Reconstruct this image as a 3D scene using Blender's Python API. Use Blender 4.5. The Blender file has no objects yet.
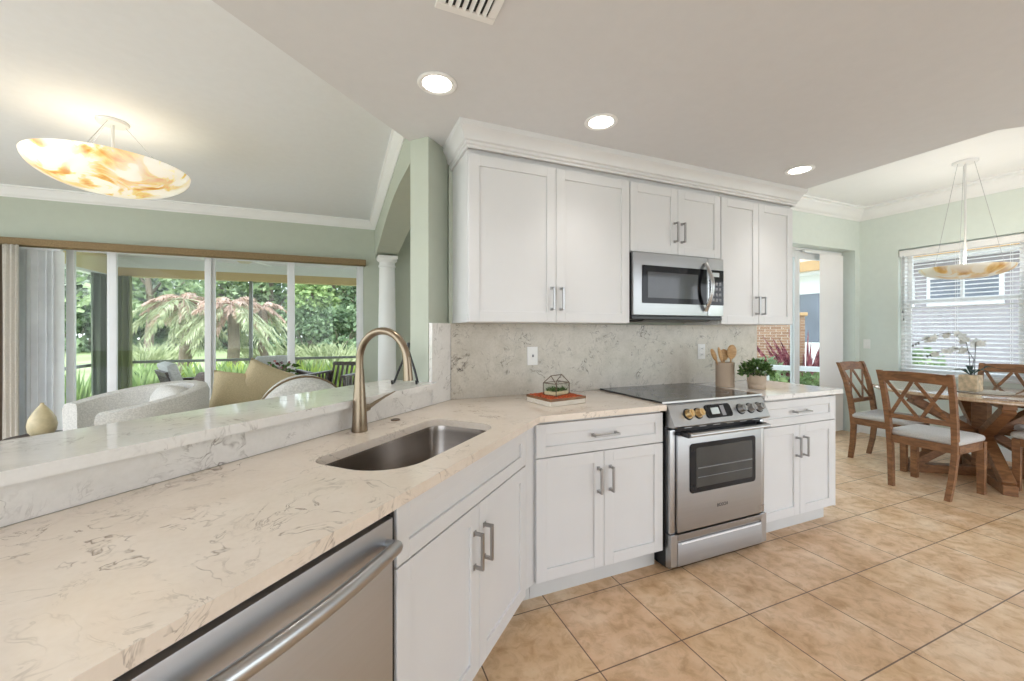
import bpy, bmesh, math, random
from mathutils import Vector, Matrix
random.seed(11)
PI = math.pi
SC = bpy.context.scene
COL = SC.collection

# ------------------------------------------------------------------ camera, world, sun, exposure
F_PX, HORIZON, YAW = 407.3, 331.0, math.radians(67.35)
cam_d = bpy.data.cameras.new('camera'); cam = bpy.data.objects.new('camera', cam_d); COL.objects.link(cam)
cam.location = (-1.64, -2.355, 1.316)
cam.rotation_euler = (PI / 2, 0, YAW - PI / 2)
cam_d.sensor_width = 36.0
cam_d.lens = 36.0 * F_PX / 1024
cam_d.shift_y = (HORIZON - 340.5) / 1024
cam_d.clip_start = 0.02
SC.camera = cam

w = bpy.data.worlds.new('sky'); SC.world = w; w.use_nodes = True
nt = w.node_tree; nt.nodes.clear()
wo = nt.nodes.new('ShaderNodeOutputWorld'); bg = nt.nodes.new('ShaderNodeBackground')
tc = nt.nodes.new('ShaderNodeTexCoord'); sx = nt.nodes.new('ShaderNodeSeparateXYZ'); rp = nt.nodes.new('ShaderNodeValToRGB')
nt.links.new(tc.outputs['Generated'], sx.inputs[0]); nt.links.new(sx.outputs['Z'], rp.inputs[0])
rp.color_ramp.elements[0].position = 0.0; rp.color_ramp.elements[0].color = (0.90, 0.95, 1.0, 1)
rp.color_ramp.elements[1].position = 0.6; rp.color_ramp.elements[1].color = (0.72, 0.85, 1.0, 1)
nt.links.new(rp.outputs[0], bg.inputs[0]); bg.inputs[1].default_value = 3.7
nt.links.new(bg.outputs[0], wo.inputs[0])

sun_d = bpy.data.lights.new('sun', 'SUN'); sun = bpy.data.objects.new('sun', sun_d); COL.objects.link(sun)
sun_d.energy = 3.5; sun_d.angle = math.radians(3); sun_d.color = (1.0, 0.97, 0.92)
sun.rotation_euler = Vector((0.30, 0.62, -1.15)).to_track_quat('-Z', 'Y').to_euler()

SC.view_settings.view_transform = 'Standard'; SC.view_settings.look = 'None'
SC.view_settings.gamma = 1.0; SC.view_settings.use_curve_mapping = False
SC.view_settings.exposure = 0.0
SC.cycles.max_bounces = 10; SC.cycles.diffuse_bounces = 5; SC.cycles.glossy_bounces = 4
SC.cycles.transparent_max_bounces = 16; SC.cycles.transmission_bounces = 6
SC.cycles.sample_clamp_indirect = 6.0
SC.cycles.use_denoising = True

# ------------------------------------------------------------------ frames of reference
PA = math.radians(43.5)                       # the peninsula runs at this angle to the kitchen wall
TX, TY = math.cos(PA), math.sin(PA)
def pen(s, n): return (s * TX - n * TY, s * TY + n * TX)

def at(u, d, z=-.13):
    """World point at photo column u and distance d along the viewing axis."""
    lat = (u - 512) / F_PX * d
    return (-1.64 + math.cos(YAW) * d + math.sin(YAW) * lat, -2.355 + math.sin(YAW) * d - math.cos(YAW) * lat, z)

# ------------------------------------------------------------------ materials
def nodes(name):
    m = bpy.data.materials.new(name); m.use_nodes = True
    t = m.node_tree; b = t.nodes['Principled BSDF']
    return m, t, b
def N(t, kind, **kw):
    n = t.nodes.new(kind)
    for k, v in kw.items():
        if k in n.inputs: n.inputs[k].default_value = v
        else: setattr(n, k, v)
    return n
def ramp(t, src, stops):
    r = t.nodes.new('ShaderNodeValToRGB'); e = r.color_ramp.elements
    while len(e) < len(stops): e.new(0.5)
    for el, (p, c) in zip(e, stops):
        el.position = p; el.color = (c[0], c[1], c[2], 1) if not isinstance(c, (int, float)) else (c, c, c, 1)
    t.links.new(src, r.inputs[0]); return r.outputs[0]
def coords(t, scale=(1, 1, 1), loc=(0, 0, 0), rot=(0, 0, 0)):
    g = t.nodes.new('ShaderNodeNewGeometry'); mp = t.nodes.new('ShaderNodeMapping')
    mp.inputs['Scale'].default_value = scale; mp.inputs['Location'].default_value = loc; mp.inputs['Rotation'].default_value = rot
    t.links.new(g.outputs['Position'], mp.inputs[0]); return mp.outputs[0]
def objco(t, scale=(1, 1, 1)):
    g = t.nodes.new('ShaderNodeTexCoord'); mp = t.nodes.new('ShaderNodeMapping'); mp.inputs['Scale'].default_value = scale
    t.links.new(g.outputs['Object'], mp.inputs[0]); return mp.outputs[0]
def mix(t, fac, a, b, mode='MIX'):
    m = t.nodes.new('ShaderNodeMix'); m.data_type = 'RGBA'; m.blend_type = mode
    for i, v in ((0, fac), (6, a), (7, b)):
        if isinstance(v, (int, float)): m.inputs[i].default_value = v
        elif isinstance(v, tuple): m.inputs[i].default_value = (v[0], v[1], v[2], 1)
        else: t.links.new(v, m.inputs[i])
    return m.outputs[2]
def bump(t, b, h, strength=0.1, dist=0.01):
    bm_ = N(t, 'ShaderNodeBump'); bm_.inputs['Strength'].default_value = strength; bm_.inputs['Distance'].default_value = dist
    t.links.new(h, bm_.inputs['Height']); t.links.new(bm_.outputs[0], b.inputs['Normal'])
def plain(name, col, rough=0.5, metal=0.0, var=0.04, scale=6.0, bmp=0.0, spec=None):
    m, t, b = nodes(name)
    nz = N(t, 'ShaderNodeTexNoise', Scale=scale, Detail=3.0)
    t.links.new(objco(t), nz.inputs['Vector'])
    lo = tuple(max(0, c * (1 - var)) for c in col); hi = tuple(min(1, c * (1 + var)) for c in col)
    t.links.new(ramp(t, nz.outputs['Fac'], [(0.3, lo), (0.7, hi)]), b.inputs['Base Color'])
    b.inputs['Roughness'].default_value = rough; b.inputs['Metallic'].default_value = metal
    if spec is not None: b.inputs['Specular IOR Level'].default_value = spec
    if bmp: bump(t, b, nz.outputs['Fac'], bmp, 0.004)
    return m
def fabric(name, col, scale=220.0, var=0.12, rough=0.95):
    m, t, b = nodes(name)
    co = objco(t)
    w1 = N(t, 'ShaderNodeTexNoise', Scale=scale, Detail=2.0); t.links.new(co, w1.inputs['Vector'])
    lo = tuple(c * (1 - var) for c in col); hi = tuple(min(1, c * (1 + var)) for c in col)
    t.links.new(ramp(t, w1.outputs['Fac'], [(0.35, lo), (0.65, hi)]), b.inputs['Base Color'])
    b.inputs['Roughness'].default_value = rough; b.inputs['Specular IOR Level'].default_value = 0.15
    bump(t, b, w1.outputs['Fac'], 0.25, 0.002)
    return m
def steel(name, col=(0.62, 0.61, 0.60), rough=0.27, stretch=(2, 2, 140)):
    m, t, b = nodes(name)
    nz = N(t, 'ShaderNodeTexNoise', Scale=3.0, Detail=4.0); t.links.new(objco(t, stretch), nz.inputs['Vector'])
    t.links.new(ramp(t, nz.outputs['Fac'], [(0.3, tuple(c * .97 for c in col)), (0.7, tuple(min(1, c * 1.02) for c in col))]), b.inputs['Base Color'])
    t.links.new(ramp(t, nz.outputs['Fac'], [(0.3, rough * .93), (0.7, rough * 1.07)]), b.inputs['Roughness'])
    b.inputs['Metallic'].default_value = 1.0
    return m
def wood(name, a, b_, scale=(3, 3, 22), rough=0.45):
    m, t, b = nodes(name)
    nz = N(t, 'ShaderNodeTexNoise', Scale=3.2, Detail=6.0, Distortion=1.3); t.links.new(objco(t, scale), nz.inputs['Vector'])
    t.links.new(ramp(t, nz.outputs['Fac'], [(0.28, a), (0.72, b_)]), b.inputs['Base Color'])
    b.inputs['Roughness'].default_value = rough; bump(t, b, nz.outputs['Fac'], 0.12, 0.002)
    return m
def glass(name, tint=(0.97, 0.99, 0.98), refl=0.06):
    m = bpy.data.materials.new(name); m.use_nodes = True; t = m.node_tree; t.nodes.clear()
    o = t.nodes.new('ShaderNodeOutputMaterial'); tr = N(t, 'ShaderNodeBsdfTransparent'); gl = N(t, 'ShaderNodeBsdfGlossy')
    tr.inputs[0].default_value = (*tint, 1); gl.inputs['Roughness'].default_value = 0.02
    lw = N(t, 'ShaderNodeLayerWeight'); lw.inputs[0].default_value = 0.5
    pw = N(t, 'ShaderNodeMath', operation='POWER'); t.links.new(lw.outputs['Facing'], pw.inputs[0]); pw.inputs[1].default_value = 4.0
    fr = N(t, 'ShaderNodeMath', operation='MULTIPLY_ADD'); t.links.new(pw.outputs[0], fr.inputs[0]); fr.inputs[1].default_value = 0.35; fr.inputs[2].default_value = 0.012
    mx = N(t, 'ShaderNodeMixShader'); t.links.new(fr.outputs[0], mx.inputs[0]); t.links.new(tr.outputs[0], mx.inputs[1]); t.links.new(gl.outputs[0], mx.inputs[2])
    t.links.new(mx.outputs[0], o.inputs[0]); return m
def quartz(name, base, base2, vein, rough=0.16, scale=1.0, amount=1.0, vw=1.0):
    m, t, b = nodes(name)
    co = coords(t, (scale, scale, scale))
    wob = N(t, 'ShaderNodeTexNoise', Scale=2.1, Detail=4.0); t.links.new(co, wob.inputs['Vector'])
    add = N(t, 'ShaderNodeVectorMath', operation='MULTIPLY_ADD'); t.links.new(wob.outputs['Color'], add.inputs[0])
    add.inputs[1].default_value = (0.55, 0.55, 0.55); t.links.new(co, add.inputs[2])
    cloud = N(t, 'ShaderNodeTexNoise', Scale=9.0, Detail=6.0); t.links.new(co, cloud.inputs['Vector'])
    spk = N(t, 'ShaderNodeTexNoise', Scale=70.0, Detail=4.0); t.links.new(co, spk.inputs['Vector'])
    base_c = mix(t, 0.35, ramp(t, cloud.outputs['Fac'], [(0.3, base2), (0.62, base)]), ramp(t, spk.outputs['Fac'], [(0.35, base2), (0.6, base)]))
    def veins(sc, width, gate_scale, g0, g1, st=(1, 1, 1)):
        nz = N(t, 'ShaderNodeTexNoise', Scale=sc, Detail=5.0, Roughness=0.62, Distortion=0.7); t.links.new(add.outputs[0], nz.inputs['Vector'])
        s_ = N(t, 'ShaderNodeMath', operation='SUBTRACT'); t.links.new(nz.outputs['Fac'], s_.inputs[0]); s_.inputs[1].default_value = 0.5
        a_ = N(t, 'ShaderNodeMath', operation='ABSOLUTE'); t.links.new(s_.outputs[0], a_.inputs[0])
        line = ramp(t, a_.outputs[0], [(0.0, 1.0), (width * vw, 0.0)])
        gt = N(t, 'ShaderNodeTexNoise', Scale=gate_scale, Detail=3.0); t.links.new(co, gt.inputs['Vector'])
        gate = ramp(t, gt.outputs['Fac'], [(g0, 0.0), (g1, 1.0)])
        br_ = N(t, 'ShaderNodeTexNoise', Scale=26.0, Detail=3.0); t.links.new(co, br_.inputs['Vector'])
        brk = ramp(t, br_.outputs['Fac'], [(0.40, 0.12), (0.62, 1.0)])
        m0 = N(t, 'ShaderNodeMath', operation='MULTIPLY'); t.links.new(line, m0.inputs[0]); t.links.new(brk, m0.inputs[1])
        mu = N(t, 'ShaderNodeMath', operation='MULTIPLY'); t.links.new(m0.outputs[0], mu.inputs[0]); t.links.new(gate, mu.inputs[1]); return mu.outputs[0]
    v1 = veins(2.9, 0.008, 3.2, 0.44, 0.62)
    v2 = veins(7.5, 0.014, 5.0, 0.46, 0.66)
    mx = N(t, 'ShaderNodeMath', operation='MAXIMUM'); t.links.new(v1, mx.inputs[0]); t.links.new(v2, mx.inputs[1])
    am = N(t, 'ShaderNodeMath', operation='MULTIPLY'); t.links.new(mx.outputs[0], am.inputs[0]); am.inputs[1].default_value = amount
    t.links.new(mix(t, am.outputs[0], base_c, vein), b.inputs['Base Color'])
    b.inputs['Roughness'].default_value = rough
    return m
def emit(name, col, strength):
    m, t, b = nodes(name)
    b.inputs['Base Color'].default_value = (*col, 1); b.inputs['Emission Color'].default_value = (*col, 1); b.inputs['Emission Strength'].default_value = strength
    return m
def leafy(name, a, b_, c, rough=0.55, scale=7.0):
    m, t, b = nodes(name)
    nz = N(t, 'ShaderNodeTexNoise', Scale=scale, Detail=2.0); t.links.new(coords(t), nz.inputs['Vector'])
    t.links.new(ramp(t, nz.outputs['Fac'], [(0.32, a), (0.5, b_), (0.68, c)]), b.inputs['Base Color'])
    b.inputs['Roughness'].default_value = rough; b.inputs['Specular IOR Level'].default_value = 0.25
    # leaves let some light through
    tl = N(t, 'ShaderNodeBsdfTranslucent'); t.links.new(b.inputs['Base Color'].links[0].from_socket, tl.inputs[0])
    mx = N(t, 'ShaderNodeMixShader'); mx.inputs[0].default_value = 0.3
    out = t.nodes['Material Output']; t.links.new(b.outputs[0], mx.inputs[1]); t.links.new(tl.outputs[0], mx.inputs[2]); t.links.new(mx.outputs[0], out.inputs[0])
    return m
def tile_floor(name):
    m, t, b = nodes(name)
    PITCH = 0.4135
    co = coords(t, (1 / PITCH, 1 / PITCH, 1), (-0.107 / PITCH, 1.034 / PITCH, 0))
    br = N(t, 'ShaderNodeTexBrick'); br.offset = 0.0; br.squash = 1.0
    br.inputs['Scale'].default_value = 1.0; br.inputs['Brick Width'].default_value = 1.0; br.inputs['Row Height'].default_value = 1.0
    br.inputs['Mortar Size'].default_value = 0.0075; br.inputs['Mortar Smooth'].default_value = 0.2; br.inputs['Bias'].default_value = 0
    br.inputs['Color1'].default_value = (0.35, 0.35, 0.35, 1); br.inputs['Color2'].default_value = (0.65, 0.65, 0.65, 1)
    t.links.new(co, br.inputs['Vector'])
    c1 = coords(t)
    n1 = N(t, 'ShaderNodeTexNoise', Scale=4.2, Detail=5.0, Roughness=0.6); t.links.new(c1, n1.inputs['Vector'])
    n2 = N(t, 'ShaderNodeTexNoise', Scale=17.0, Detail=6.0, Roughness=0.65, Distortion=0.6); t.links.new(c1, n2.inputs['Vector'])
    big = ramp(t, n1.outputs['Fac'], [(0.32, (0.56, 0.345, 0.18)), (0.5, (0.68, 0.465, 0.285)), (0.68, (0.76, 0.575, 0.40))])
    fine = ramp(t, n2.outputs['Fac'], [(0.3, (0.66, 0.58, 0.48)), (0.55, (1.0, 1.0, 1.0)), (0.75, (1.0, 1.0, 1.0))])
    c = mix(t, 0.75, big, fine, 'MULTIPLY')
    c = mix(t, 0.22, c, br.outputs['Color'], 'OVERLAY')
    c = mix(t, br.outputs['Fac'], c, (0.15, 0.09, 0.055))
    t.links.new(c, b.inputs['Base Color'])
    t.links.new(ramp(t, n2.outputs['Fac'], [(0.3, 0.42), (0.7, 0.28)]), b.inputs['Roughness'])
    h = N(t, 'ShaderNodeMath', operation='MULTIPLY_ADD'); t.links.new(br.outputs['Fac'], h.inputs[0]); h.inputs[1].default_value = -1.0
    t.links.new(n2.outputs['Fac'], h.inputs[2]); bump(t, b, h.outputs[0], 0.18, 0.004)
    return m
def alabaster(name, glow, g0=.45):
    m, t, b = nodes(name)
    co = objco(t)
    nz = N(t, 'ShaderNodeTexNoise', Scale=5.0, Detail=6.0, Distortion=1.8); t.links.new(co, nz.inputs['Vector'])
    gate = N(t, 'ShaderNodeTexNoise', Scale=2.6, Detail=2.0); t.links.new(co, gate.inputs['Vector'])
    c1 = ramp(t, nz.outputs['Fac'], [(0.36, (0.62, 0.30, 0.05)), (0.47, (0.86, 0.60, 0.22)), (0.55, (0.93, 0.88, 0.76))])
    gt = ramp(t, gate.outputs['Fac'], [(g0, 0.0), (g0 + .17, 1.0)])
    c = mix(t, gt, (0.93, 0.90, 0.83), c1)
    t.links.new(c, b.inputs['Base Color']); b.inputs['Roughness'].default_value = 0.3
    t.links.new(c, b.inputs['Emission Color']); b.inputs['Emission Strength'].default_value = glow
    return m

M = {}
M['cab'] = plain('white_cabinet_paint', (0.69, 0.688, 0.69), 0.36, var=0.012)
M['kick'] = plain('toe_kick_paint', (0.62, 0.62, 0.61), 0.5, var=0.02)
M['sage'] = plain('sage_wall_paint', (0.485, 0.52, 0.435), 0.75, var=0.015, scale=14, bmp=0.03)
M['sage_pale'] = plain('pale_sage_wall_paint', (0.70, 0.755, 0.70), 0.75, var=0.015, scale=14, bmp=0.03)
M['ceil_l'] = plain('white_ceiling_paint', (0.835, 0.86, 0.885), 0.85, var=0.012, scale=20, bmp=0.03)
M['ceil'] = plain('ceiling_paint_greyed', (0.70, 0.71, 0.725), 0.85, var=0.012, scale=20, bmp=0.03)  # same paint as the living ceiling, greyed for its dimmer light
M['trim'] = plain('white_trim_paint', (0.86, 0.86, 0.85), 0.42, var=0.01)
M['floor'] = tile_floor('beige_floor_tile')
M['quartz'] = quartz('quartz_warm_lit', (0.79, 0.70, 0.605), (0.73, 0.635, 0.535), (0.25, 0.195, 0.15), 0.12, vw=1.25)  # near-white quartz with the warm ceiling light put into its colour
M['quartz_w'] = quartz('white_quartz', (0.80, 0.775, 0.74), (0.72, 0.695, 0.655), (0.27, 0.24, 0.21), 0.07, vw=1.35)
M['splash'] = quartz('quartz_shaded_splash', (0.59, 0.545, 0.475), (0.47, 0.43, 0.36), (0.075, 0.06, 0.05), 0.22, 1.35, 1.0, 1.9)  # the counter quartz again, with shade under the cabinets put into the colour
M['steel'] = steel('brushed_steel', (0.41, 0.415, 0.425), 0.34, (.3, .3, 30))
M['steel_v'] = steel('brushed_steel_smooth', (0.48, 0.485, 0.492), 0.28, (.2, .2, .4))
M['steel_dw'] = steel('dishwasher_steel', (0.54, 0.565, 0.60), 0.40, (.3, .3, 30))
M['steel_sink'] = steel('sink_steel', (0.36, 0.325, 0.295), 0.24, (.4, .4, 20))
M['nickel'] = steel('satin_nickel', (0.40, 0.395, 0.39), 0.3, (4, 4, 4))
M['bronze'] = steel('champagne_bronze', (0.29, 0.23, 0.165), 0.3, (4, 4, 4))
M['warm_knob'] = steel('knob_warm_reflection', (0.72, 0.52, 0.27), 0.28, (4, 4, 4))  # brassy reflection on the left knobs put into their colour
M['black'] = plain('black_plastic', (0.018, 0.018, 0.02), 0.35, var=0.1)
M['blackgl'] = plain('black_glass', (0.010, 0.010, 0.012), 0.06, var=0.1, spec=0.25)
M['ovengl'] = plain('oven_glass', (0.045, 0.045, 0.042), 0.06, var=0.15, spec=0.45)
M['cook'] = plain('ceramic_cooktop', (0.02, 0.022, 0.024), 0.07, var=0.1, spec=0.7)
M['mwgl'] = plain('microwave_window', (0.06, 0.062, 0.066), 0.06, var=0.1, spec=0.5)
M['dark'] = plain('dark_gap', (0.012, 0.012, 0.012), 0.8)
M['plate'] = plain('white_plastic', (0.84, 0.84, 0.82), 0.35, var=0.01)
M['lcd'] = plain('pale_lcd', (0.55, 0.60, 0.60), 0.3)
M['greyp'] = plain('grey_plastic', (0.25, 0.25, 0.26), 0.4)
M['lamp'] = emit('downlight_glow', (1.0, 0.95, 0.88), 9.0)
M['walnut'] = wood('brown_stained_wood', (0.125, 0.052, 0.020), (0.30, 0.142, 0.060), (3, 3, 9))
M['tabletop'] = wood('table_top_wood_brightened', (0.36, 0.23, 0.13), (0.56, 0.40, 0.26), (4, 14, 4), 0.16)  # wood tones lifted in place of the bright window reflection
M['tabletop'].node_tree.nodes['Principled BSDF'].inputs['Coat Weight'].default_value = 1.0
M['tabletop'].node_tree.nodes['Principled BSDF'].inputs['Coat Roughness'].default_value = 0.05
M['seatfab'] = fabric('grey_seat_fabric', (0.52, 0.50, 0.48))
M['chairfab'] = fabric('pale_grey_boucle', (0.60, 0.585, 0.55), 120)
M['sofafab'] = fabric('white_grey_woven', (0.64, 0.63, 0.60), 90)
M['gold'] = fabric('straw_velvet', (0.54, 0.45, 0.29), 140, 0.10)
M['sand'] = fabric('sand_linen', (0.66, 0.60, 0.46), 90)
M['brownf'] = fabric('brown_trim_fabric', (0.22, 0.16, 0.10), 90)
M['burlap'] = fabric('tan_woven_valance', (0.25, 0.178, 0.098), 160, 0.2)
M['drape'] = fabric('beige_drape', (0.66, 0.63, 0.58), 160)
M['drape_d'] = fabric('drape_inner_shade', (0.10, 0.075, 0.055), 120)
M['drape_g'] = fabric('olive_green_drape', (0.20, 0.22, 0.10), 120)
M['drape_k'] = fabric('dark_green_drape', (0.13, 0.15, 0.11), 120)
M['vblind'] = plain('vertical_blind_vinyl', (0.88, 0.89, 0.90), 0.5, var=0.05)
def translucent(name, fac):
    m = M[name]; t = m.node_tree; b = t.nodes['Principled BSDF']; tl = N(t, 'ShaderNodeBsdfTranslucent'); t.links.new(b.inputs['Base Color'].links[0].from_socket, tl.inputs[0])
    mx = N(t, 'ShaderNodeMixShader'); mx.inputs[0].default_value = fac; t.links.new(b.outputs[0], mx.inputs[1]); t.links.new(tl.outputs[0], mx.inputs[2]); t.links.new(mx.outputs[0], t.nodes['Material Output'].inputs[0])
translucent('vblind', .55)
M['slat'] = plain('white_blind_slat', (0.84, 0.83, 0.82), 0.45, var=0.01)
M['glass'] = glass('window_glass')
M['terrgl'] = glass('terrarium_glass', (0.96, 0.97, 0.95))
M['alab_lit'] = alabaster('lit_alabaster', .5, .36)
M['alab'] = alabaster('alabaster', 0.0, .40)
M['rod'] = plain('white_rod', (0.75, 0.75, 0.74), 0.35, 0.1)
M['wire'] = plain('steel_wire', (0.45, 0.45, 0.45), 0.4, 0.6)
M['ceramic'] = plain('taupe_stoneware', (0.50, 0.385, 0.285), 0.5, var=0.06)
M['whitew'] = wood('white_washed_wood', (0.60, 0.54, 0.45), (0.74, 0.70, 0.63), (2, 14, 14), 0.55)
M['spoon'] = wood('spoon_wood', (0.42, 0.23, 0.09), (0.62, 0.39, 0.18))
M['gravel'] = plain('red_gravel', (0.45, 0.085, 0.022), 0.6, var=0.6, scale=90, bmp=0.6)
M['soil'] = plain('pale_sand', (0.66, 0.56, 0.38), 0.9, var=0.15, scale=60)
M['copper'] = plain('dark_copper_wire', (0.13, 0.085, 0.055), 0.4, 0.6)
M['leafd'] = leafy('houseplant_leaf', (0.035, 0.075, 0.02), (0.08, 0.16, 0.045), (0.20, 0.30, 0.10), scale=40)
M['leafm'] = leafy('moss_leaf', (0.03, 0.07, 0.02), (0.07, 0.14, 0.04), (0.12, 0.2, 0.07), scale=60)
M['orch_leaf'] = leafy('orchid_leaf', (0.02, 0.05, 0.05), (0.03, 0.075, 0.06), (0.06, 0.12, 0.09), scale=20)
M['orchid'] = plain('white_orchid_petal', (0.66, 0.68, 0.66), 0.6, var=0.12, scale=60)
M['stem'] = plain('dark_stem', (0.06, 0.06, 0.045), 0.6)
M['birch'] = plain('mottled_planter', (0.62, 0.48, 0.32), 0.6, var=0.35, scale=22)
M['mat'] = plain('woven_placemat', (0.48, 0.44, 0.38), 0.8, var=0.2, scale=90)
M['vase'] = plain('mottled_gold_ceramic', (0.55, 0.46, 0.28), 0.4, var=0.2, scale=14)
M['alum'] = plain('white_aluminium', (0.74, 0.75, 0.76), 0.4, var=0.02)
M['bronzef'] = plain('grey_bronze_frame', (0.20, 0.20, 0.18), 0.5, var=0.05)
M['lanai_c'] = plain('lanai_ceiling_paint', (0.74, 0.73, 0.70), 0.8, var=0.02)
M['lanai_b'] = plain('tan_beam_paint', (0.56, 0.40, 0.20), 0.7, var=0.04)
M['lanai_y'] = plain('cream_wall_paint', (0.80, 0.68, 0.42), 0.8, var=0.03)
M['paver'] = plain('lanai_paver_and_bounce', (0.56, 0.55, 0.54), 0.8, var=0.12)
M['lawn'] = leafy('pale_lawn', (0.30, 0.36, 0.17), (0.37, 0.43, 0.22), (0.46, 0.50, 0.30), 0.9, 0.35)
M['t1'] = leafy('dark_tree_leaf', (0.079, 0.123, 0.071), (0.173, 0.248, 0.136), (0.334, 0.424, 0.244), scale=1.4)
M['t2'] = leafy('mid_tree_leaf', (0.134, 0.192, 0.101), (0.277, 0.362, 0.192), (0.500, 0.579, 0.343), scale=1.4)
M['t3'] = leafy('grey_tree_leaf', (0.203, 0.234, 0.192), (0.384, 0.426, 0.342), (0.635, 0.667, 0.572), scale=1.4)
M['t4'] = leafy('yellow_green_leaf', (0.221, 0.294, 0.065), (0.394, 0.485, 0.118), (0.594, 0.658, 0.199), scale=3)
M['t5'] = leafy('fresh_green_leaf', (0.115, 0.183, 0.065), (0.270, 0.370, 0.144), (0.464, 0.564, 0.262), scale=3)
M['pinkf'] = leafy('dry_pink_frond', (0.314, 0.198, 0.129), (0.484, 0.328, 0.251), (0.614, 0.458, 0.400), scale=5)
M['palm'] = leafy('palm_frond', (0.179, 0.212, 0.106), (0.373, 0.406, 0.226), (0.596, 0.604, 0.408), scale=4)
M['ti'] = leafy('burgundy_leaf', (0.10, 0.02, 0.03), (0.22, 0.05, 0.07), (0.42, 0.20, 0.18), scale=12)
M['bark'] = plain('grey_bark', (0.20, 0.155, 0.12), 0.9, var=0.3, scale=5)
M['dkwood'] = wood('dark_outdoor_wood', (0.035, 0.022, 0.018), (0.085, 0.05, 0.038))
M['outcush'] = fabric('grey_outdoor_cushion', (0.52, 0.50, 0.50), 60)
M['outpill'] = fabric('brown_outdoor_pillow', (0.26, 0.19, 0.17), 60)
M['stucco'] = plain('mauve_grey_stucco', (0.34, 0.305, 0.315), 0.85, var=0.05)
M['stucco_w'] = plain('white_stucco', (0.80, 0.79, 0.78), 0.8, var=0.02)
M['tantrim'] = plain('tan_fascia', (0.46, 0.29, 0.14), 0.7, var=0.05)
M['bluegl'] = plain('blue_reflecting_pane', (0.15, 0.165, 0.20), 0.25, var=0.15, scale=2)
M['rooft'] = plain('roof_tile', (0.42, 0.30, 0.22), 0.8, var=0.2)
def brickm(name):
    m, t, b = nodes(name)
    br = N(t, 'ShaderNodeTexBrick'); br.inputs['Scale'].default_value = 5.0
    br.inputs['Color1'].default_value = (0.24, 0.125, 0.07, 1); br.inputs['Color2'].default_value = (0.33, 0.20, 0.12, 1); br.inputs['Mortar'].default_value = (0.40, 0.34, 0.28, 1)
    t.links.new(coords(t, rot=(PI / 2, 0, 0)), br.inputs['Vector']); t.links.new(br.outputs['Color'], b.inputs['Base Color']); b.inputs['Roughness'].default_value = 0.85
    return m
M['brick'] = brickm('outdoor_brick')

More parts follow.
